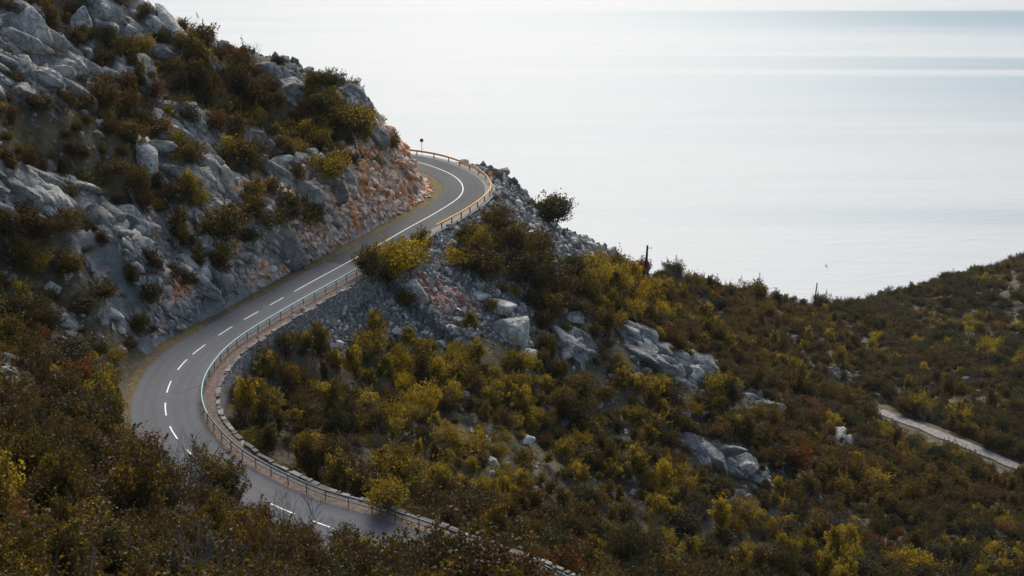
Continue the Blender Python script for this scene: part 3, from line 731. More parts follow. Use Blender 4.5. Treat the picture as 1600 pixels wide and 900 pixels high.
# single boulders: (u, v of the foot, width in pixels, height/width, label)
BOULD = [(796,550,74,.95,'largest pale grey split boulder on the scree below the hairpin'),
 (648,478,50,1.0,'dark grey rounded boulder half covered by yellow creeper below the roadside bushes'),
 (773,495,70,.45,'flat pale boulder with a yellow bush on top, just above the split boulder'),
 (738,532,34,.6,'low rounded pale boulder left of the split boulder'),
 (704,530,24,.7,'small angular boulder on the scree, left of the low rounded one'),
 (896,508,36,.65,'round grey boulder perched at the top of the pale slab'),
 (820,560,40,.4,'flat slab lying at the foot of the split boulder'),
 (716,505,26,.45,'flat bluish stone in the middle of the red scree'),
 (745,470,34,.45,'pale flat stone at the upper edge of the red scree'),
 (620,530,20,.8,'angular stone at the lower left edge of the scree'),
 (596,540,22,1.0,'upright white stone at the lower edge of the scree'),
 (925,395,22,.9,'dark rounded boulder on the skyline ridge left of the power pole'),
 (957,408,26,.9,'pointed pale boulder on the skyline ridge nearest the power pole'),
 (1068,655,24,.6,'oval grey boulder among bushes below the long pale ledge'),
 (818,695,38,.5,'lone grey boulder in the middle of the yellow bushes'),
 (1165,745,30,.8,'rounded boulder at the foot of the cracked slab'),
 (1190,752,24,1.0,'darker boulder right of the cracked slab'),
 (25,605,40,.6,'pale boulder at the left edge of the photo above the dark bushes'),
 (90,505,36,.6,'grey boulder in the bushes left of the road bend'),
 (120,540,28,.7,'small grey boulder in the bushes close to the road bend'),
 (320,405,30,1.2,'tall grey block at the lower end of the stepped outcrop'),
 (318,440,44,1.1,'broad pale block standing directly above the start of the red cutting'),
 (420,385,46,1.6,'tallest grey slab-shaped boulder above the cutting'),
 (440,395,26,.9,'light blue-grey block at the foot of the tallest slab'),
 (122,62,40,1.3,'rounded upright boulder between bushes at the top left'),
 (60,90,70,1.2,'huge dark rounded block of the top left crag'),
 (1055,440,18,.7,'bluish rock on the skyline right of the power pole'),
 (1310,850,22,.6,'small pale boulder in the lower right corner bushes'),
 (1010,590,20,.7,'small pale boulder below the middle of the long ledge'),
 (945,610,16,.7,'little white stone between yellow bushes below the rounded slab'),
 ]
for k, (u, v, wpx, hr, lab) in enumerate(BOULD):
    h = ground_hit(u, v-wpx*hr*.15)
    if h is None: print('boulder miss', lab); continue
    D = h[1]*CP-h[2]*SP; r = wpx/2*D/FPX
    V, F = rock_shape(4, 900+k*3, 8 if k else 11, .045)
    mx = np.abs(V).max(0); V = V/mx*np.array([r, r*.8, r*hr])
    me = np_mesh('boulder', V, F); o = link('boulder', me, M_BOULDER)
    o.location = (h[0], h[1]+r*.35, h[2]+CZ+r*hr*.55); o.rotation_euler = (0, R(random.uniform(-14, 14)), 0)
    tag(o, lab, 'boulder')

# scree stones: countless, one object each colour
def scree(polys, mat, name, label, n, extra=None, smin=.13, smax=.48, red=False):
    m = np.zeros(GX.shape, bool)
    for p in polys: m |= inpoly(GU, GV, p)
    m &= VIS & (GY > 60) & (GD > 1.9)
    if extra is not None: m |= extra & VIS
    jj, ii_ = np.nonzero(m); k = RNG.choice(len(jj), n)
    dens = (gx[np.minimum(ii_[k]+1, nx-1)]-gx[ii_[k]])*.5
    x = GX[jj[k], ii_[k]]+RNG.uniform(-.5, .5, n); y = GY[jj[k], ii_[k]]+RNG.uniform(-.5, .5, n)
    size = smin+(smax-smin)*RNG.uniform(0, 1, n)**4; size = np.where(RNG.random(n) < .025, size+RNG.uniform(.2, .7, n), size); size *= np.clip(y/200, .9, 1.35)
    z = height(x, y)+CZ+size*.15
    Rm = rotmats(n, RNG); asp = RNG.uniform(.6, 1.2, (n, 3)); V0, F0 = [], []
    protos = [rock_shape(1, 300+q, 5, .02) for q in range(8)]; Vs = []; Fs = []; off = 0
    for i in range(n):
        V, F = protos[i & 7]; Vs.append((V*asp[i]*size[i]) @ Rm[i].T+(x[i], y[i], z[i])); Fs.append(F+off); off += len(V)
    o = link(name, np_mesh(name, np.concatenate(Vs), np.concatenate(Fs), False), mat)
    return tag(o, label, None, None, 'stuff')
ex = (GS > 0) & (GD > 1.9) & (GD < 13) & (GJ > I_WALL1-10) & (GJ < idx_of(700, 270))
scree([SCREES[0], SCREES[4]], M_SCREE, 'scree', 'grey broken stone covering the slope below the hairpin', 17000, ex)
scree(REDSCREE, M_SCREE_RED, 'red_scree', 'patch of reddish broken stone between the two big boulders', 1500)
ex2 = (GY > 45) & (GY < 420) & (GU > -20) & (GU < 1620) & (GV < 930) & (GD > 2.5) & (fbm(GX, GY, s=.07, octv=3, seed=91) > .05) & ~inpoly(GU, GV, [(1340,610),(1640,720),(1700,800),(1500,735),(1340,660)])
scree([], M_SCREE, 'loose_stones', 'pale loose stones lying between the bushes', 5000, ex2, .22, 1.0)

# ------------------------------------------------------------------ shrubs
def leaf_cloud(seed, h, wd, nl, leaves, leaf=.165, shape='round', flat=.8, shoots=.26):
    """crown of many leaf faces gathered in clumps; returns verts, quads, per-vertex value"""
    rg = np.random.default_rng(seed); C = []; rad = []; leaves = int(leaves*1.45)
    for k in range(nl):
        while True:
            p = rg.uniform(-1, 1, 3)
            if np.linalg.norm(p) < 1 and (p[2] > -.75): break
        p = p/np.linalg.norm(p)*rg.uniform(.35, .8) if rg.random() < .8 else p*.5
        hz = p[2]*.5+.5
        sp_ = 1.0 if shape == 'round' else (.55+.55*hz if shape == 'umbrella' else 1.05-.4*hz)
        C.append((p[0]*wd/2*sp_, p[1]*wd/2*sp_, h*(.50+.40*p[2]))); rad.append(rg.uniform(.16, .30)*wd*(1.15-.3*abs(p[2])))
    # a few spikes that break the outline
    for k in range(nl//2):
        an = rg.uniform(0, 6.28); e = rg.uniform(.1, 1.2); r_ = rg.uniform(.85, 1.08)
        C.append((math.cos(an)*math.cos(e)*wd/2*r_, math.sin(an)*math.cos(e)*wd/2*r_, h*(.5+.5*math.sin(e)*r_))); rad.append(rg.uniform(.05, .12)*wd)
    C = np.array(C); rad = np.array(rad); prob = rad**2/np.sum(rad**2)
    L = rg.choice(len(C), leaves, p=prob); d = rg.normal(size=(leaves, 3)); d /= np.linalg.norm(d, axis=1)[:, None]
    rr = rg.uniform(.35, 1.0, leaves)**.45*(1+.25*vnoise(d[:, 0]*2.5+L, d[:, 1]*2.5, d[:, 2]*2.5, seed))
    P = C[L]+d*(rad[L]*rr)[:, None]*np.array([1, 1, flat])
    # leafy shoots that stick out of the crown
    ns = 34; sb = C[rg.integers(0, nl, ns)]; sdv = rg.normal(size=(ns, 3)); sdv[:, 2] = np.abs(sdv[:, 2])*1.2+.35; sdv[:, :2] += (sb[:, :2]/wd)*2.5
    sdv /= np.linalg.norm(sdv, axis=1)[:, None]; sl_ = rg.uniform(.25, .52, ns)*wd
    m_ = rg.random(leaves) < shoots; ks = rg.integers(0, ns, leaves); tt_ = rg.random(leaves)**.8
    Ps = sb[ks]+sdv[ks]*(sl_[ks]*tt_)[:, None]+rg.normal(size=(leaves, 3))*(.075*(1.25-tt_))[:, None]*wd*.45
    P = np.where(m_[:, None], Ps, P)
    keep = P[:, 2] > .12*h*rg.random(leaves); P, d, L = P[keep], d[keep], L[keep]; n = len(P)
    nr = d*.6+rg.normal(size=(n, 3))*.7; nr /= np.linalg.norm(nr, axis=1)[:, None]
    a = np.cross(nr, rg.normal(size=(n, 3))); a /= np.linalg.norm(a, axis=1)[:, None]; b = np.cross(nr, a)
    s = leaf*rg.uniform(.55, 1.25, n)[:, None]
    V = np.stack([P-a*s*.5, P-b*s*.32+a*s*.05, P+a*s*.55, P+b*s*.32+a*s*.05], 1).reshape(-1, 3)
    F = np.arange(n*4).reshape(n, 4)
    lv = rg.random(len(C)); val = np.clip(lv[L]*.6+rg.random(n)*.5, 0, 1)
    return V, F, np.repeat(val, 4)
def crown_mesh(name, mat, *a, **k):
    V, F, v = leaf_cloud(*a, **k); me = np_mesh(name, V, F, False)
    at2 = me.attributes.new('v', 'FLOAT', 'POINT'); at2.data.foreach_set('value', v.astype(np.float32)); me.materials.append(mat); return me
def branches(seed, h, wd, nstem, depth=3, thin=1., mat=None, name='trunk', lean=.5):
    rg = random.Random(seed); mb = MB()
    def grow(p, d, L, r, k):
        pts = [p]; q = p.copy()
        for s in range(3):
            d = (d+Vector((rg.uniform(-1, 1), rg.uniform(-1, 1), rg.uniform(-.4, .7)))*.22).normalized(); q = q+d*L/3; pts.append(q.copy())
        mb.tube(pts, [r, r*.85, r*.7, r*.5], 5 if k < 2 else 3, False)
        if k < depth:
            for _ in range(3 if k < 2 else 4):
                t_ = pts[rg.choice((2, 3, 3))]; nd = (d+Vector((rg.uniform(-1, 1), rg.uniform(-1, 1), rg.uniform(-.3, .8)))*.75).normalized()
                grow(t_.copy(), nd, L*rg.uniform(.5, .75), r*.5, k+1)
    for s in range(nstem):
        an = rg.uniform(0, 6.28); d = Vector((math.cos(an)*lean, math.sin(an)*lean, 1)).normalized()
        grow(Vector((math.cos(an)*.12, math.sin(an)*.12, -.3)), d, h*.5, .07*thin*(h/3), 0)
    me = bpy.data.meshes.new(name); me.from_pydata([tuple(v) for v in mb.v], [], mb.f); me.update(); me.materials.append(mat); return me
TYPES = []   # (species, crown mesh, trunk mesh or None, height, width)
def mk(sp, seed, h, wd, nl, n, **k):
    TYPES.append((sp, crown_mesh('crown', M_LEAF[sp], seed, h, wd, nl, n, **k), branches(seed, h, wd, 4, 1, 1., M_BARK), h, wd))
mk('yellow', 1, 3.2, 3.6, 16, 3600); mk('yellow', 2, 3.6, 3.0, 13, 3200, shape='cone'); mk('yellow', 3, 2.6, 3.8, 15, 3400)
mk('olive', 4, 3.2, 3.6, 16, 3800); mk('olive', 5, 3.8, 3.2, 14, 3600); mk('olive', 6, 2.6, 4.0, 17, 3600)
mk('brown', 7, 3.1, 3.5, 15, 3300); mk('brown', 8, 3.6, 3.0, 13, 3000, shape='cone'); mk('brown', 9, 2.5, 3.8, 16, 3400)
mk('dark', 10, 3.3, 3.8, 20, 5200, shoots=.08); mk('dark', 11, 3.8, 4.4, 15, 4600, shape='umbrella')
mk('rust', 12, 2.8, 3.2, 13, 3000); mk('rust', 13, 3.2, 2.8, 12, 2800)
for sd_ in (14, 15): TYPES.append(('bare', branches(sd_, 3.2, 3, 9, 3, .5, M_TWIG, 'twigs', .75), None, 3.2, 2.6))
# thin, half bare saplings for the foreground
mk('rust', 16, 4.6, 2.6, 12, 700, leaf=.17); mk('olive', 17, 4.6, 3.2, 14, 1500, leaf=.17)
mk('yellow', 21, 4.3, 2.5, 13, 3000, shape='cone', flat=1.15); mk('olive', 22, 4.6, 2.7, 14, 3200, shape='cone', flat=1.2); mk('brown', 23, 4.2, 2.4, 12, 2600, shape='cone', flat=1.15)
mk('olive', 24, 1.6, 2.4, 12, 1600, flat=.6); mk('brown', 25, 1.5, 2.6, 12, 1500, flat=.6)
TI = {s: [i for i, t_ in enumerate(TYPES) if t_[0] == s and i not in (15, 16)] for s in ('yellow', 'olive', 'brown', 'dark', 'rust', 'bare')}

def pick(u, v, y, PN):
    r = min(.999, max(0, .5+.62*PN+.42*(random.random()-.5)*1.6)) if random.random() < .75 else random.random()
    def ch(*tab):
        a_ = 0
        for s, p in tab:
            a_ += p
            if r < a_: return random.choice(TI[s])
        return random.choice(TI['olive'])
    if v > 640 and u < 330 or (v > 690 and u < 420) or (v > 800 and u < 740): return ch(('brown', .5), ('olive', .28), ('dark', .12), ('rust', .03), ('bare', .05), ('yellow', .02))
    if u < 660 and v < 640 and (u < 340 or v < 450): return ch(('brown', .32), ('olive', .38), ('yellow', .17), ('rust', .05), ('dark', .08))
    if y > 370: return ch(('dark', .38), ('brown', .32), ('olive', .2), ('rust', .06), ('yellow', .04))
    if u > 1330 or v > 860: return ch(('olive', .26), ('brown', .4), ('dark', .2), ('bare', .05), ('rust', .03), ('yellow', .06))  # vignette shade put into plant colour: browner, darker species toward bottom and right
    if u > 1050 or v > 800: return ch(('brown', .36), ('olive', .32), ('yellow', .13), ('rust', .05), ('dark', .07), ('bare', .07))
    if u > 840: return ch(('yellow', .3), ('olive', .36), ('brown', .22), ('dark', .05), ('bare', .04), ('rust', .03))
    return ch(('yellow', .55), ('olive', .25), ('brown', .16), ('dark', .03), ('bare', .04), ('rust', .01))

CLEAR = [p for p in ROCKS.values() if min(a[0] for a in p) > 850]+[[(752,470),(835,472),(835,550),(752,550)],[(625,440),(670,440),(675,482),(625,482)],[(875,488),(918,488),(918,508),(875,508)],[(800,682),(838,682),(838,702),(800,702)]]
TRACKVIS = [(1372,636),(1440,660),(1500,684),(1586,720),(1580,728),(1500,697),(1432,670),(1370,645)]
ROADVIS = [(203,600),(203,650),(222,688),(262,712),(300,722),(350,752),(385,770),(430,795),(480,815),(560,826),(640,848),(640,826),(590,806),(520,776),(440,745),(400,722),(365,690),(345,655),(335,620),(345,590),(375,560),(420,530),(470,502),(540,455),(556,425),(590,432),(600,385),(660,372),(700,362),(775,310),(780,290),(768,262),(700,238),(625,225),(600,240),(655,300),(600,345),(540,380),(430,440),(330,500),(260,530),(215,580)]
mask = (GY > 38) & (GY < 620) & (GU > -160) & (GU < 1760) & (GV > -120) & (GV < 1130)
mask &= ~((GD < np.where((GS < 0) & (GJ < idx_of(300, 525)), 1.9, 3.4)))
rockm = np.zeros(GX.shape, bool)
for p in ROCKS.values(): rockm |= inpoly(GU, GV, p)
rockm |= inpoly(GU, GV, REDCUT)
scrm = np.zeros(GX.shape, bool)
for p in SCREES[:1]: scrm |= inpoly(GU, GV, p)
scr2 = np.zeros(GX.shape, bool)
for p in SCREES[1:]: scr2 |= inpoly(GU, GV, p)
mask &= ~(rockm & ~((GU < 640) & (fbm(GX, GY, s=.22, octv=2, seed=66) > .08))) & ~scrm
BN = []   # x, y, z, scale, type, rot
pts = cell_pts(mask & (GY < 260), 1.75)
pts2 = cell_pts(mask & (GY >= 250), 2.7)
allp = np.concatenate([pts, pts2]); print('shrub candidates', len(allp))
hz = height(allp[:, 0], allp[:, 1]); au, av, aD = proj(allp[:, 0], allp[:, 1], hz)
gapn = fbm(allp[:, 0], allp[:, 1], s=.09, octv=3, seed=55)
patchn = fbm(allp[:, 0], allp[:, 1], s=.05, octv=3, seed=123)*1.5; s2 = np.zeros(len(allp), bool)
for p in SCREES[1:]: s2 |= inpoly(au, av, p)
dR, _, dS = road_dist(allp[:, 0], allp[:, 1]); dT = np.sqrt(((allp[:, None]-TK[None, ::3])**2).sum(2)).min(1)
crestn = np.zeros(len(allp))
k = FPX/aD
for i in range(len(allp)):
    x, y = allp[i]
    if gapn[i] < -.5 and random.random() < .7: continue
    if s2[i] and random.random() < .3: continue
    if dT[i] < 2.0+TYPES[0][4]*.3: continue
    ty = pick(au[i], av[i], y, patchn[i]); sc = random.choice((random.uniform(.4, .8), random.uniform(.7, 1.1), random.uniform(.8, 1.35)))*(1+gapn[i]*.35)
    if y > 250: sc *= 1.12
    if y < 100: sc *= 1.05
    h = TYPES[ty][3]*sc; r = TYPES[ty][4]*sc/2
    if dR[i] < r*.7+(.7 if dS[i] < 0 else 1.6): continue
    # keep the traced stretch of road in sight
    tu, tv = au[i], av[i]-h*(.93 if y > 125 else 1.04)*k[i]; rr = r*k[i]*(.8 if y > 125 else 1.0)
    if i >= 0:
        q = np.array([(tu, tv), (tu-rr, tv+rr*.5), (tu+rr, tv+rr*.5), (tu, (tv+av[i])/2), (tu-rr, (tv+av[i])/2), (tu+rr, (tv+av[i])/2)])
        if inpoly(q[:, 0], q[:, 1], ROADVIS).any(): continue
        if tu < 1000 and tv < np.interp(tu, [0, 200, 250, 320, 430, 560, 600, 640, 660, 1000], [-200, -14, 20, 58, 88, 130, 190, 235, 235, 400]) and tu < 650: continue
        if 640 < tu < 1000 and tv < np.interp(tu, [640, 780, 800, 860, 900, 960, 1000], [235, 286, 300, 345, 372, 396, 410]): continue
        if inpoly(q[:, 0], q[:, 1], TRACKVIS).any() or (y < 262 and inpoly(q[:, 0], q[:, 1]-4, TRACKVIS).any()): continue
        u0 = au[i]; hit = False
        if any(inpoly(q[:, 0], q[:, 1], p).any() for p in CLEAR) and random.random() < .93: continue
        if abs(tu-1009) < 14 and 408 < tv < 426: continue
        if abs(tu-1271) < 7 and 440 < tv < 466: continue
        for p in list(ROCKS.values())+SCREES[:1]:
            if inpoly(q[:1, 0], q[:1, 1]+rr*.5, p)[0] and inpoly(q[3:4, 0], q[3:4, 1], p)[0]: hit = True; break
        if hit and random.random() < (.85 if u0 > 640 else .55): continue
        if inpoly(q[3:4, 0], q[3:4, 1], REDCUT)[0] and random.random() < .85: continue
    BN.append([x, y, hz[i], sc, ty, random.uniform(0, 6.28), 0, None, random.uniform(.7, 1.3)])
# shrubs that the photograph shows one by one: foot u, v, height in px, type, label
Ty = lambda s, n=0: TI[s][n]
SPECIAL = [
 (862,357,58,Ty('dark',0),'dark green bushy tree standing alone on the ridge right of the hairpin, against the sea'),
 (580,440,58,Ty('olive',1),'olive bush hiding the road edge, leftmost of the roadside clump'),
 (612,442,72,Ty('yellow',0),'broad yellow-green bush in front of the straight piece of road'),
 (640,425,50,Ty('yellow',2),'yellow bush at the right of the roadside clump below the barrier'),
 (660,392,34,Ty('brown',0),'small brown bush touching the lower end of the orange barrier'),
 (600,446,30,Ty('brown',2),'low dark bush at the foot of the roadside clump'),
 (778,372,52,Ty('brown',0),'round brown bush on the stone slope under the hairpin'),
 (798,405,60,Ty('olive',0),'dark olive bush right below the round brown one under the hairpin'),
 (733,418,55,Ty('brown',1),'brown bush left of the pair on the stone slope'),
 (760,440,60,Ty('brown',0),'brown bush at the left of the bush mass below the stone slope'),
 (815,452,62,Ty('olive',0),'olive bush above the split boulder in the bush mass'),
 (852,440,52,Ty('olive',1),'upright olive bush in the bush mass left of the ridge rocks'),
 (880,470,56,Ty('brown',0),'brown bush above the round grey boulder'),
 (838,408,44,Ty('brown',2),'low brown bush under the lone ridge tree'),
 (895,440,44,Ty('dark',0),'dark bush below the skyline ridge boulders'),
 (930,455,50,Ty('yellow',0),'yellowish round bush left of the power pole rocks'),
 (862,500,46,Ty('olive',0),'olive bush just right of the split boulder'),
 (316,86,48,Ty('brown',0),'dark autumn bush sticking up on the skyline of the left hill'),
 (282,56,26,Ty('rust',0),'small reddish bush on the skyline next to a bare sapling'),
 (297,62,30,Ty('bare',0),'bare sapling on the skyline between two bushes'),
 (370,98,24,Ty('rust',1),'orange bush on the skyline of the left hill, above the grey outcrop'),
 (396,92,26,Ty('bare',1),'thin bare sapling rising from the orange skyline bush'),
 (434,108,20,Ty('dark',0),'small dark bush on the skyline left of the umbrella-shaped tree'),
 (520,148,38,Ty('dark',1),'umbrella-shaped dark tree on the skyline near the hill end'),
 (492,142,32,Ty('olive',0),'olive bush on the skyline left of the umbrella-shaped tree'),
 (556,215,56,Ty('yellow',0),'large round bush with yellow top at the seaward end of the hill'),
 (540,212,44,Ty('olive',2),'olive bush tucked against the large round bush at the hill end'),
 (512,290,58,Ty('yellow',0),'yellow-topped bush between pale slabs and red cutting'),
 (455,350,50,Ty('olive',0),'olive bush right of the tallest slab above the cutting'),
 (482,355,34,Ty('yellow',2),'small yellow bush beside the olive bush above the cutting'),
 (430,320,44,Ty('olive',1),'dark olive bush directly above the tallest slab'),
 (385,275,62,Ty('olive',0),'tall olive bush between the pointed outcrop and the pale slabs'),
 (362,262,50,Ty('yellow',1),'yellow-green bush left of the tall olive bush'),
 (350,375,55,Ty('olive',2),'broad dark bush above the lower end of the stepped outcrop'),
 (345,420,50,Ty('yellow',0),'bright yellow bush at the top of the red cutting'),
 (765,487,18,Ty('yellow',2),'little yellow bush growing on the flat pale boulder'),
 (640,482,26,Ty('yellow',2),'yellow creeper hanging on the dark rounded boulder'),
 (1000,506,26,Ty('rust',0),'bright orange bush in the middle of the right-hand slope'),
 (1125,625,48,Ty('yellow',0),'large yellow-topped bush at the lower end of the long pale ledge'),
 (575,566,40,Ty('yellow',2),'yellow bush at the lower edge of the scree'),
 (600,760+40,60,Ty('yellow',0),'yellow bush standing behind the lower wall'),
 (1185,660,26,Ty('yellow',2),'yellow bush at the foot of the short pale ledge'),
 (480,550,36,Ty('yellow',1),'upright yellow bush beside the upper part of the wall'),
 (448,556,40,Ty('olive',0),'olive bush touching the coping of the wall'),
 (905,785+30,30,Ty('rust',0),'orange-red bush low in the middle of the bottom bushes'),
 (1030,430,16,Ty('dark',0),'small dark bush right of the power pole'),
 (1000,436,22,Ty('dark',0),'small dark bush left of the power pole'),
 (235,745,92,15,'tall thin sapling with red tips in front of the road bend'),
 (330,790,118,16,'tall thin olive tree covering the white line of the lower bend'),
 (285,790,110,Ty('bare',0),'bare pale-stemmed tree between the two thin foreground trees'),
 (365,800,88,Ty('olive',1),'leafy tree with dark top beside the lower white dash'),
 (400,830,48,Ty('rust',0),'reddish brown bush in front of the lower stretch of road'),
 (470,835,76,Ty('bare',1),'large bare twiggy bush at the lower road edge'),
 (430,832,66,Ty('bare',0),'bare twiggy bush left of the larger one at the lower road edge'),
 (530,868,60,Ty('bare',0),'bare twiggy bush against the lowest stretch of road'),
 (545,868,48,Ty('olive',0),'olive bush poking over the lowest stretch of road'),
 (560,885,52,Ty('yellow',0),'yellowish bush at the bottom edge below the last white dash'),
 (598,903,62,Ty('olive',0),'olive bush at the bottom edge left of the hidden road end'),
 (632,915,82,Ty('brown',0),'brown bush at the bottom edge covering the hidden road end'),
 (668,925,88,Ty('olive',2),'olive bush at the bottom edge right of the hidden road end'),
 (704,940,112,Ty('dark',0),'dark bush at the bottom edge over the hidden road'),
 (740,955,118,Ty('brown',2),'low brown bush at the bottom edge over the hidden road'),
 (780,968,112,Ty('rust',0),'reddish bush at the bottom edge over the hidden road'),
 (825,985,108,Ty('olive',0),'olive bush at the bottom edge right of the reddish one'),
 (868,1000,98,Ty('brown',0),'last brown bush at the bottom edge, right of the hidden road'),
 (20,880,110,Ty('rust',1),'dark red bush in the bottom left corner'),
]
for u, v, hp, ty, lab in SPECIAL:
    h = None; vv = v
    for q in range(40):
        h = ground_hit(u, vv)
        if h is not None: break
        vv += 1
    if h is None: print('special miss', lab); continue
    D = h[1]*CP-h[2]*SP; sc = hp*D/FPX/(TYPES[ty][3]*.97)
    BN = [b for b in BN if b[6] == 1 or (b[0]-h[0])**2+(b[1]-h[1])**2 > (TYPES[ty][4]*sc*.33)**2]
    BN.append([h[0], h[1], h[2], sc, ty, random.uniform(0, 6.28), 1, lab, 1.0])
print('shrubs', len(BN))
A = np.array([[b[0], b[1], b[2], b[3], b[4], b[6]] for b in BN], float)
th = np.array([TYPES[int(a_)][3] for a_ in A[:, 4]]); tw = np.array([TYPES[int(a_)][4] for a_ in A[:, 4]])
cx = A[:, 0]; cy = A[:, 1]; cz = A[:, 2]+th*A[:, 3]*.6; rad = tw*A[:, 3]*.5
bu, bv, bD = proj(cx, cy, cz); rpx = rad*FPX/bD
infr = (bu > 5) & (bu < 1595) & (bv > 5) & (bv < 892)
order = [i for i in np.argsort(-rpx) if infr[i]]
tbvh = BVHTree.FromObject(terr, bpy.context.evaluated_depsgraph_get())
CC3 = np.stack([cx, cy, cz], 1)
chosen = [i for i in range(len(BN)) if A[i, 5] == 1]
for i in order:
    if len(chosen) >= 296: break
    if A[i, 5] == 1: continue
    top = CC3[i]+np.array([0, 0, rad[i]*.45]); L = np.linalg.norm(top); d = top/L
    tproj = CC3 @ d; perp = np.linalg.norm(CC3-tproj[:, None]*d, axis=1)
    if ((tproj < L-rad[i]*.6) & (tproj > 5) & (perp < rad*.75)).any(): continue
    hit = tbvh.ray_cast(Vector((0, 0, CZ)), Vector(d), L-1.0)
    if hit[0] is not None: continue
    chosen.append(i)
chosen = set(chosen)

# ---- labels of the single shrubs: colour, size and a place one can find
CNAME = {'yellow': 'yellow-green', 'olive': 'olive green', 'brown': 'brownish autumn', 'dark': 'dark green', 'rust': 'rust-red', 'bare': 'leafless grey'}
LMK = [('the split boulder',795,512),('the lone grey boulder',818,690),('the cracked pale slab',1120,712),('the long pale ledge',1040,560),('the hairpin barrier',740,330),('the red cutting',560,320),('the power pole',1010,410),('the dirt track',1470,680),('the lower wall',480,770),('the upper wall',360,590),('the road bend',205,620),('the stepped outcrop',200,350),('the top left crag',60,90),('the pointed outcrop',310,250),('the pale slabs',470,280),('the scree',580,510),('the bottom left corner',0,900),('the bottom left edge',420,900),('the bottom middle edge',800,900),('the bottom right corner',1600,900),('the roadside twigs',450,815),('the left edge rocks',25,590),('the right end of the track',1580,725)]
labels = {}; byk = {}
for i in chosen:
    if BN[i][7]: labels[i] = BN[i][7]; continue
    sp = TYPES[BN[i][4]][0]; u, v = bu[i], bv[i]
    ds = [(math.hypot(u-a_, v-b_), n_, a_, b_) for n_, a_, b_ in LMK]; dd, nm_, a_, b_ = min(ds)
    du, dv = u-a_, v-b_
    dist = 'just ' if dd < 55 else ('' if dd < 130 else 'well ')
    nm_ = nm_.replace('the right end of the track', 'the track end')
    if abs(du) > 2*abs(dv): rel = 'right of' if du > 0 else 'left of'
    elif abs(dv) > 2*abs(du): rel = 'below' if dv > 0 else 'above'
    else: rel = ('below' if dv > 0 else 'above')+' and '+('right of' if du > 0 else 'left of')
    sz = 'large' if rpx[i] > 34 else ('small' if rpx[i] < 19 else 'mid-sized')
    byk.setdefault((sz, CNAME[sp], dist+rel, nm_), []).append(i)
ORD = ['first','second','third','fourth','fifth','sixth','seventh','eighth','ninth','tenth','eleventh','twelfth']
for (sz, c_, rel, nm_), L in byk.items():
    L.sort(key=lambda i: bu[i])
    for q, i in enumerate(L):
        base = f'{sz} {c_} shrub {rel} {nm_}'
        if len(L) > 1: base += f', {ORD[q] if q < 12 else "farthest"} from left'
        labels[i] = base
def shrub_thing(i):
    b = BN[i]; sp, cr, tr, h_, w_ = TYPES[b[4]]; nm_ = 'bare_shrub' if sp == 'bare' else 'shrub'
    tree = b[7] is not None and 'tree' in b[7]
    root = empty('tree' if tree else nm_, (b[0], b[1], b[2]+CZ), labels[i], 'tree' if tree else 'shrub', 'autumn shrubs on the hillsides')
    root.rotation_euler = (0, 0, b[5]); root.scale = (b[3]*(2-b[8])**.6, b[3]*(2-b[8])**.3, b[3]*b[8])
    ob = bpy.data.objects.new('branches' if sp == 'bare' else 'crown', cr); COL.objects.link(ob); ob.parent = root
    if tr is not None:
        ot = bpy.data.objects.new('trunk', tr); COL.objects.link(ot); ot.parent = root
    return ob
src = {}
for i in sorted(chosen):
    ob = shrub_thing(i); src.setdefault(BN[i][4], ob)
# the rest: one object, instanced on points
rest = [i for i in range(len(BN)) if i not in chosen]
me = bpy.data.meshes.new('scrub'); me.vertices.add(len(rest))
me.vertices.foreach_set('co', np.array([(BN[i][0], BN[i][1], BN[i][2]+CZ-.1) for i in rest], np.float32).ravel())
for nm_, k_ in (('ty', 4), ('sc', 3), ('ro', 5), ('hf', 8)):
    a2 = me.attributes.new(nm_, 'FLOAT', 'POINT'); a2.data.foreach_set('value', np.array([BN[i][k_] for i in rest], np.float32))
scrub = link('scrub', me, [])
tag(scrub, 'dense autumn scrub of countless bushes covering the slopes', None, None, 'stuff')
gn = bpy.data.node_groups.new('scrub', 'GeometryNodeTree')
gn.interface.new_socket('Geometry', in_out='INPUT', socket_type='NodeSocketGeometry'); gn.interface.new_socket('Geometry', in_out='OUTPUT', socket_type='NodeSocketGeometry')
gi = gn.nodes.new('NodeGroupInput'); go = gn.nodes.new('NodeGroupOutput'); jn = gn.nodes.new('GeometryNodeJoinGeometry')
def attr(nm_):
    n_ = gn.nodes.new('GeometryNodeInputNamedAttribute'); n_.data_type = 'FLOAT'; n_.inputs['Name'].default_value = nm_; return n_.outputs[0]
aty, asc, aro = attr('ty'), attr('sc'), attr('ro')
ahf = attr('hf'); cs_ = gn.nodes.new('ShaderNodeCombineXYZ'); m_ = gn.nodes.new('ShaderNodeMath'); m_.operation = 'MULTIPLY'; gn.links.new(asc, m_.inputs[0]); gn.links.new(ahf, m_.inputs[1]); gn.links.new(asc, cs_.inputs[0]); gn.links.new(asc, cs_.inputs[1]); gn.links.new(m_.outputs[0], cs_.inputs[2])
cmb = gn.nodes.new('ShaderNodeCombineXYZ'); gn.links.new(aro, cmb.inputs[2])
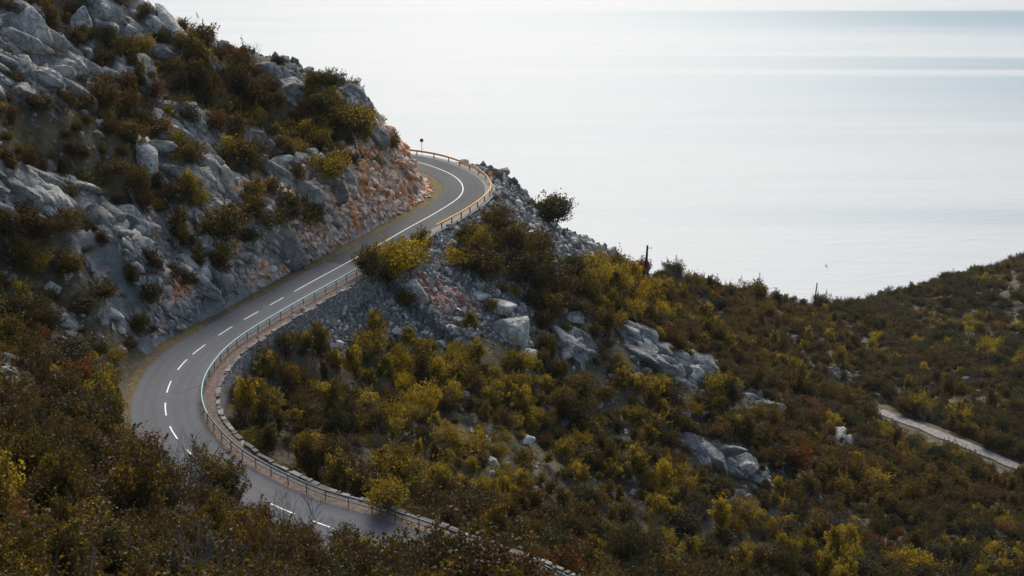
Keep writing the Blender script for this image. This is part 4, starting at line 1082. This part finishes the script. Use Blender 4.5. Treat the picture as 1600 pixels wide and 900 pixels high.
for ty in sorted(set(BN[i][4] for i in rest)):
    ob = src.get(ty)
    if ob is None: print('no source', ty); continue
    cmp_ = gn.nodes.new('FunctionNodeCompare'); cmp_.data_type = 'FLOAT'; cmp_.operation = 'EQUAL'
    gn.links.new(aty, cmp_.inputs[0]); cmp_.inputs[1].default_value = ty; cmp_.inputs['Epsilon'].default_value = .1
    oi = gn.nodes.new('GeometryNodeObjectInfo'); oi.transform_space = 'ORIGINAL'; oi.inputs['Object'].default_value = ob; oi.inputs['As Instance'].default_value = True
    ip = gn.nodes.new('GeometryNodeInstanceOnPoints')
    gn.links.new(gi.outputs[0], ip.inputs['Points']); gn.links.new(cmp_.outputs[0], ip.inputs['Selection']); gn.links.new(oi.outputs['Geometry'], ip.inputs['Instance'])
    gn.links.new(cmb.outputs[0], ip.inputs['Rotation']); gn.links.new(cs_.outputs[0], ip.inputs['Scale']); gn.links.new(ip.outputs[0], jn.inputs[0])
gn.links.new(jn.outputs[0], go.inputs[0])
md = scrub.modifiers.new('scrub', 'NODES'); md.node_group = gn

# ------------------------------------------------------------------ power poles and bird
h = ground_hit(1009, 436)
if h is not None:
    kk = FPX/(h[1]*CP-h[2]*SP); H = (438-386)/kk/.95
    root = empty('power_pole', (h[0], h[1], h[2]+CZ), 'tall dark timber power pole with splayed legs on the ridge against the sea', 'power pole', 'power poles')
    for s in (-1, 1):
        b = MB(); b.tube([Vector((s*.55-.15, 0, -.5)), Vector((s*.12, 0, H*.5)), Vector((s*.07+.05, 0, H*.62))], [.2, .17, .16], 8); b.build('leg', M_WOOD, root)
    b = MB(); b.tube([Vector((.0, 0, H*.5)), Vector((.12, 0, H))], [.26, .2], 8); b.build('mast', M_WOOD, root)
    for hh, s in ((.92, 1), (.70, -1), (.58, 1)):
        b = MB(); b.tube([Vector((.05, 0, H*hh)), Vector((s*.95, 0, H*hh)), Vector((s*1.05, 0, H*hh-.3*s*s))], .05, 6)
        b.tube([Vector((s*.95, 0, H*hh)), Vector((s*.95, 0, H*hh+.25))], .07, 6); b.build('crossarm', M_GALV, root)
h = None; vf = 472
while h is None and vf < 520: vf += 1; h = ground_hit(1271, vf, y1=520)
if h is not None:
    kk = FPX/(h[1]*CP-h[2]*SP); H = (vf-442)/kk/.95
    root = empty('power_pole', (h[0], h[1], h[2]+CZ), 'thin leaning wooden pole on the low saddle, right of the ridge', 'power pole', 'power poles')
    b = MB(); b.tube([Vector((-.1, 0, -.5)), Vector((.45, 0, H))], [.24, .18], 8); b.build('mast', M_WOOD, root)
    for hh, s in ((.86, 1), (.55, -1)):
        b = MB(); b.tube([Vector((.3, 0, H*hh)), Vector((.3+s*.5, 0, H*hh)), Vector((.3+s*.5, 0, H*hh-.35))], .05, 6); b.build('bracket', M_GALV, root)
p = at(1291, 416, 230)
def ell(b, c, r, n=8, m_=6):
    vs = [(c[0]+r[0]*math.sin(math.pi*j/m_)*math.cos(2*math.pi*i/n), c[1]+r[1]*math.sin(math.pi*j/m_)*math.sin(2*math.pi*i/n), c[2]+r[2]*math.cos(math.pi*j/m_)) for j in range(m_+1) for i in range(n)]
    b.add(vs, [(j*n+i, j*n+(i+1) % n, (j+1)*n+(i+1) % n, (j+1)*n+i) for j in range(m_) for i in range(n)])
b = MB(); ell(b, (0, 0, 0), (.11, .30, .10)); ell(b, (0, .33, .03), (.06, .09, .06)); b.tube([Vector((0, .38, .02)), Vector((0, .50, 0))], [.025, .006], 5)
for s in (-1, 1):
    b.add([(s*.05, .14, .02), (s*.42, .20, .16), (s*.85, .02, .06), (s*.42, -.06, .14), (s*.05, -.14, .0), (s*.05, 0, .06), (s*.42, .08, .19)],
          [(0, 1, 6, 5), (1, 2, 6), (5, 6, 3, 4), (6, 2, 3), (0, 5, 4), (0, 4, 3, 1), (1, 3, 2)])
b.add([(-.05, -.25, .01), (.05, -.25, .01), (.12, -.48, 0), (-.12, -.48, 0), (0, -.25, .05)], [(0, 1, 2, 3), (0, 3, 4), (1, 4, 2), (3, 2, 4)])
o = b.build('bird', M_FEATHER); o.location = (p[0], p[1], p[2]+CZ); o.rotation_euler = (R(10), R(62), R(20))
tag(o, 'small dark bird gliding in front of the sea above the saddle', 'bird')

t = bpy.data.materials.new('haze'); t.use_nodes = True; n_ = t.node_tree; n_.nodes.clear()
pv = n_.nodes.new('ShaderNodeVolumePrincipled'); pv.inputs['Color'].default_value = (.80, .87, .93, 1); pv.inputs['Density'].default_value = .00004; pv.inputs['Anisotropy'].default_value = .3
ho = n_.nodes.new('ShaderNodeOutputMaterial'); n_.links.new(pv.outputs[0], ho.inputs['Volume'])
b = MB(); b.box((0, 29000, 200), (124000, 64000, 440)); o = b.build('haze', t); tag(o, 'thin pale sea haze', None, None, 'stuff')
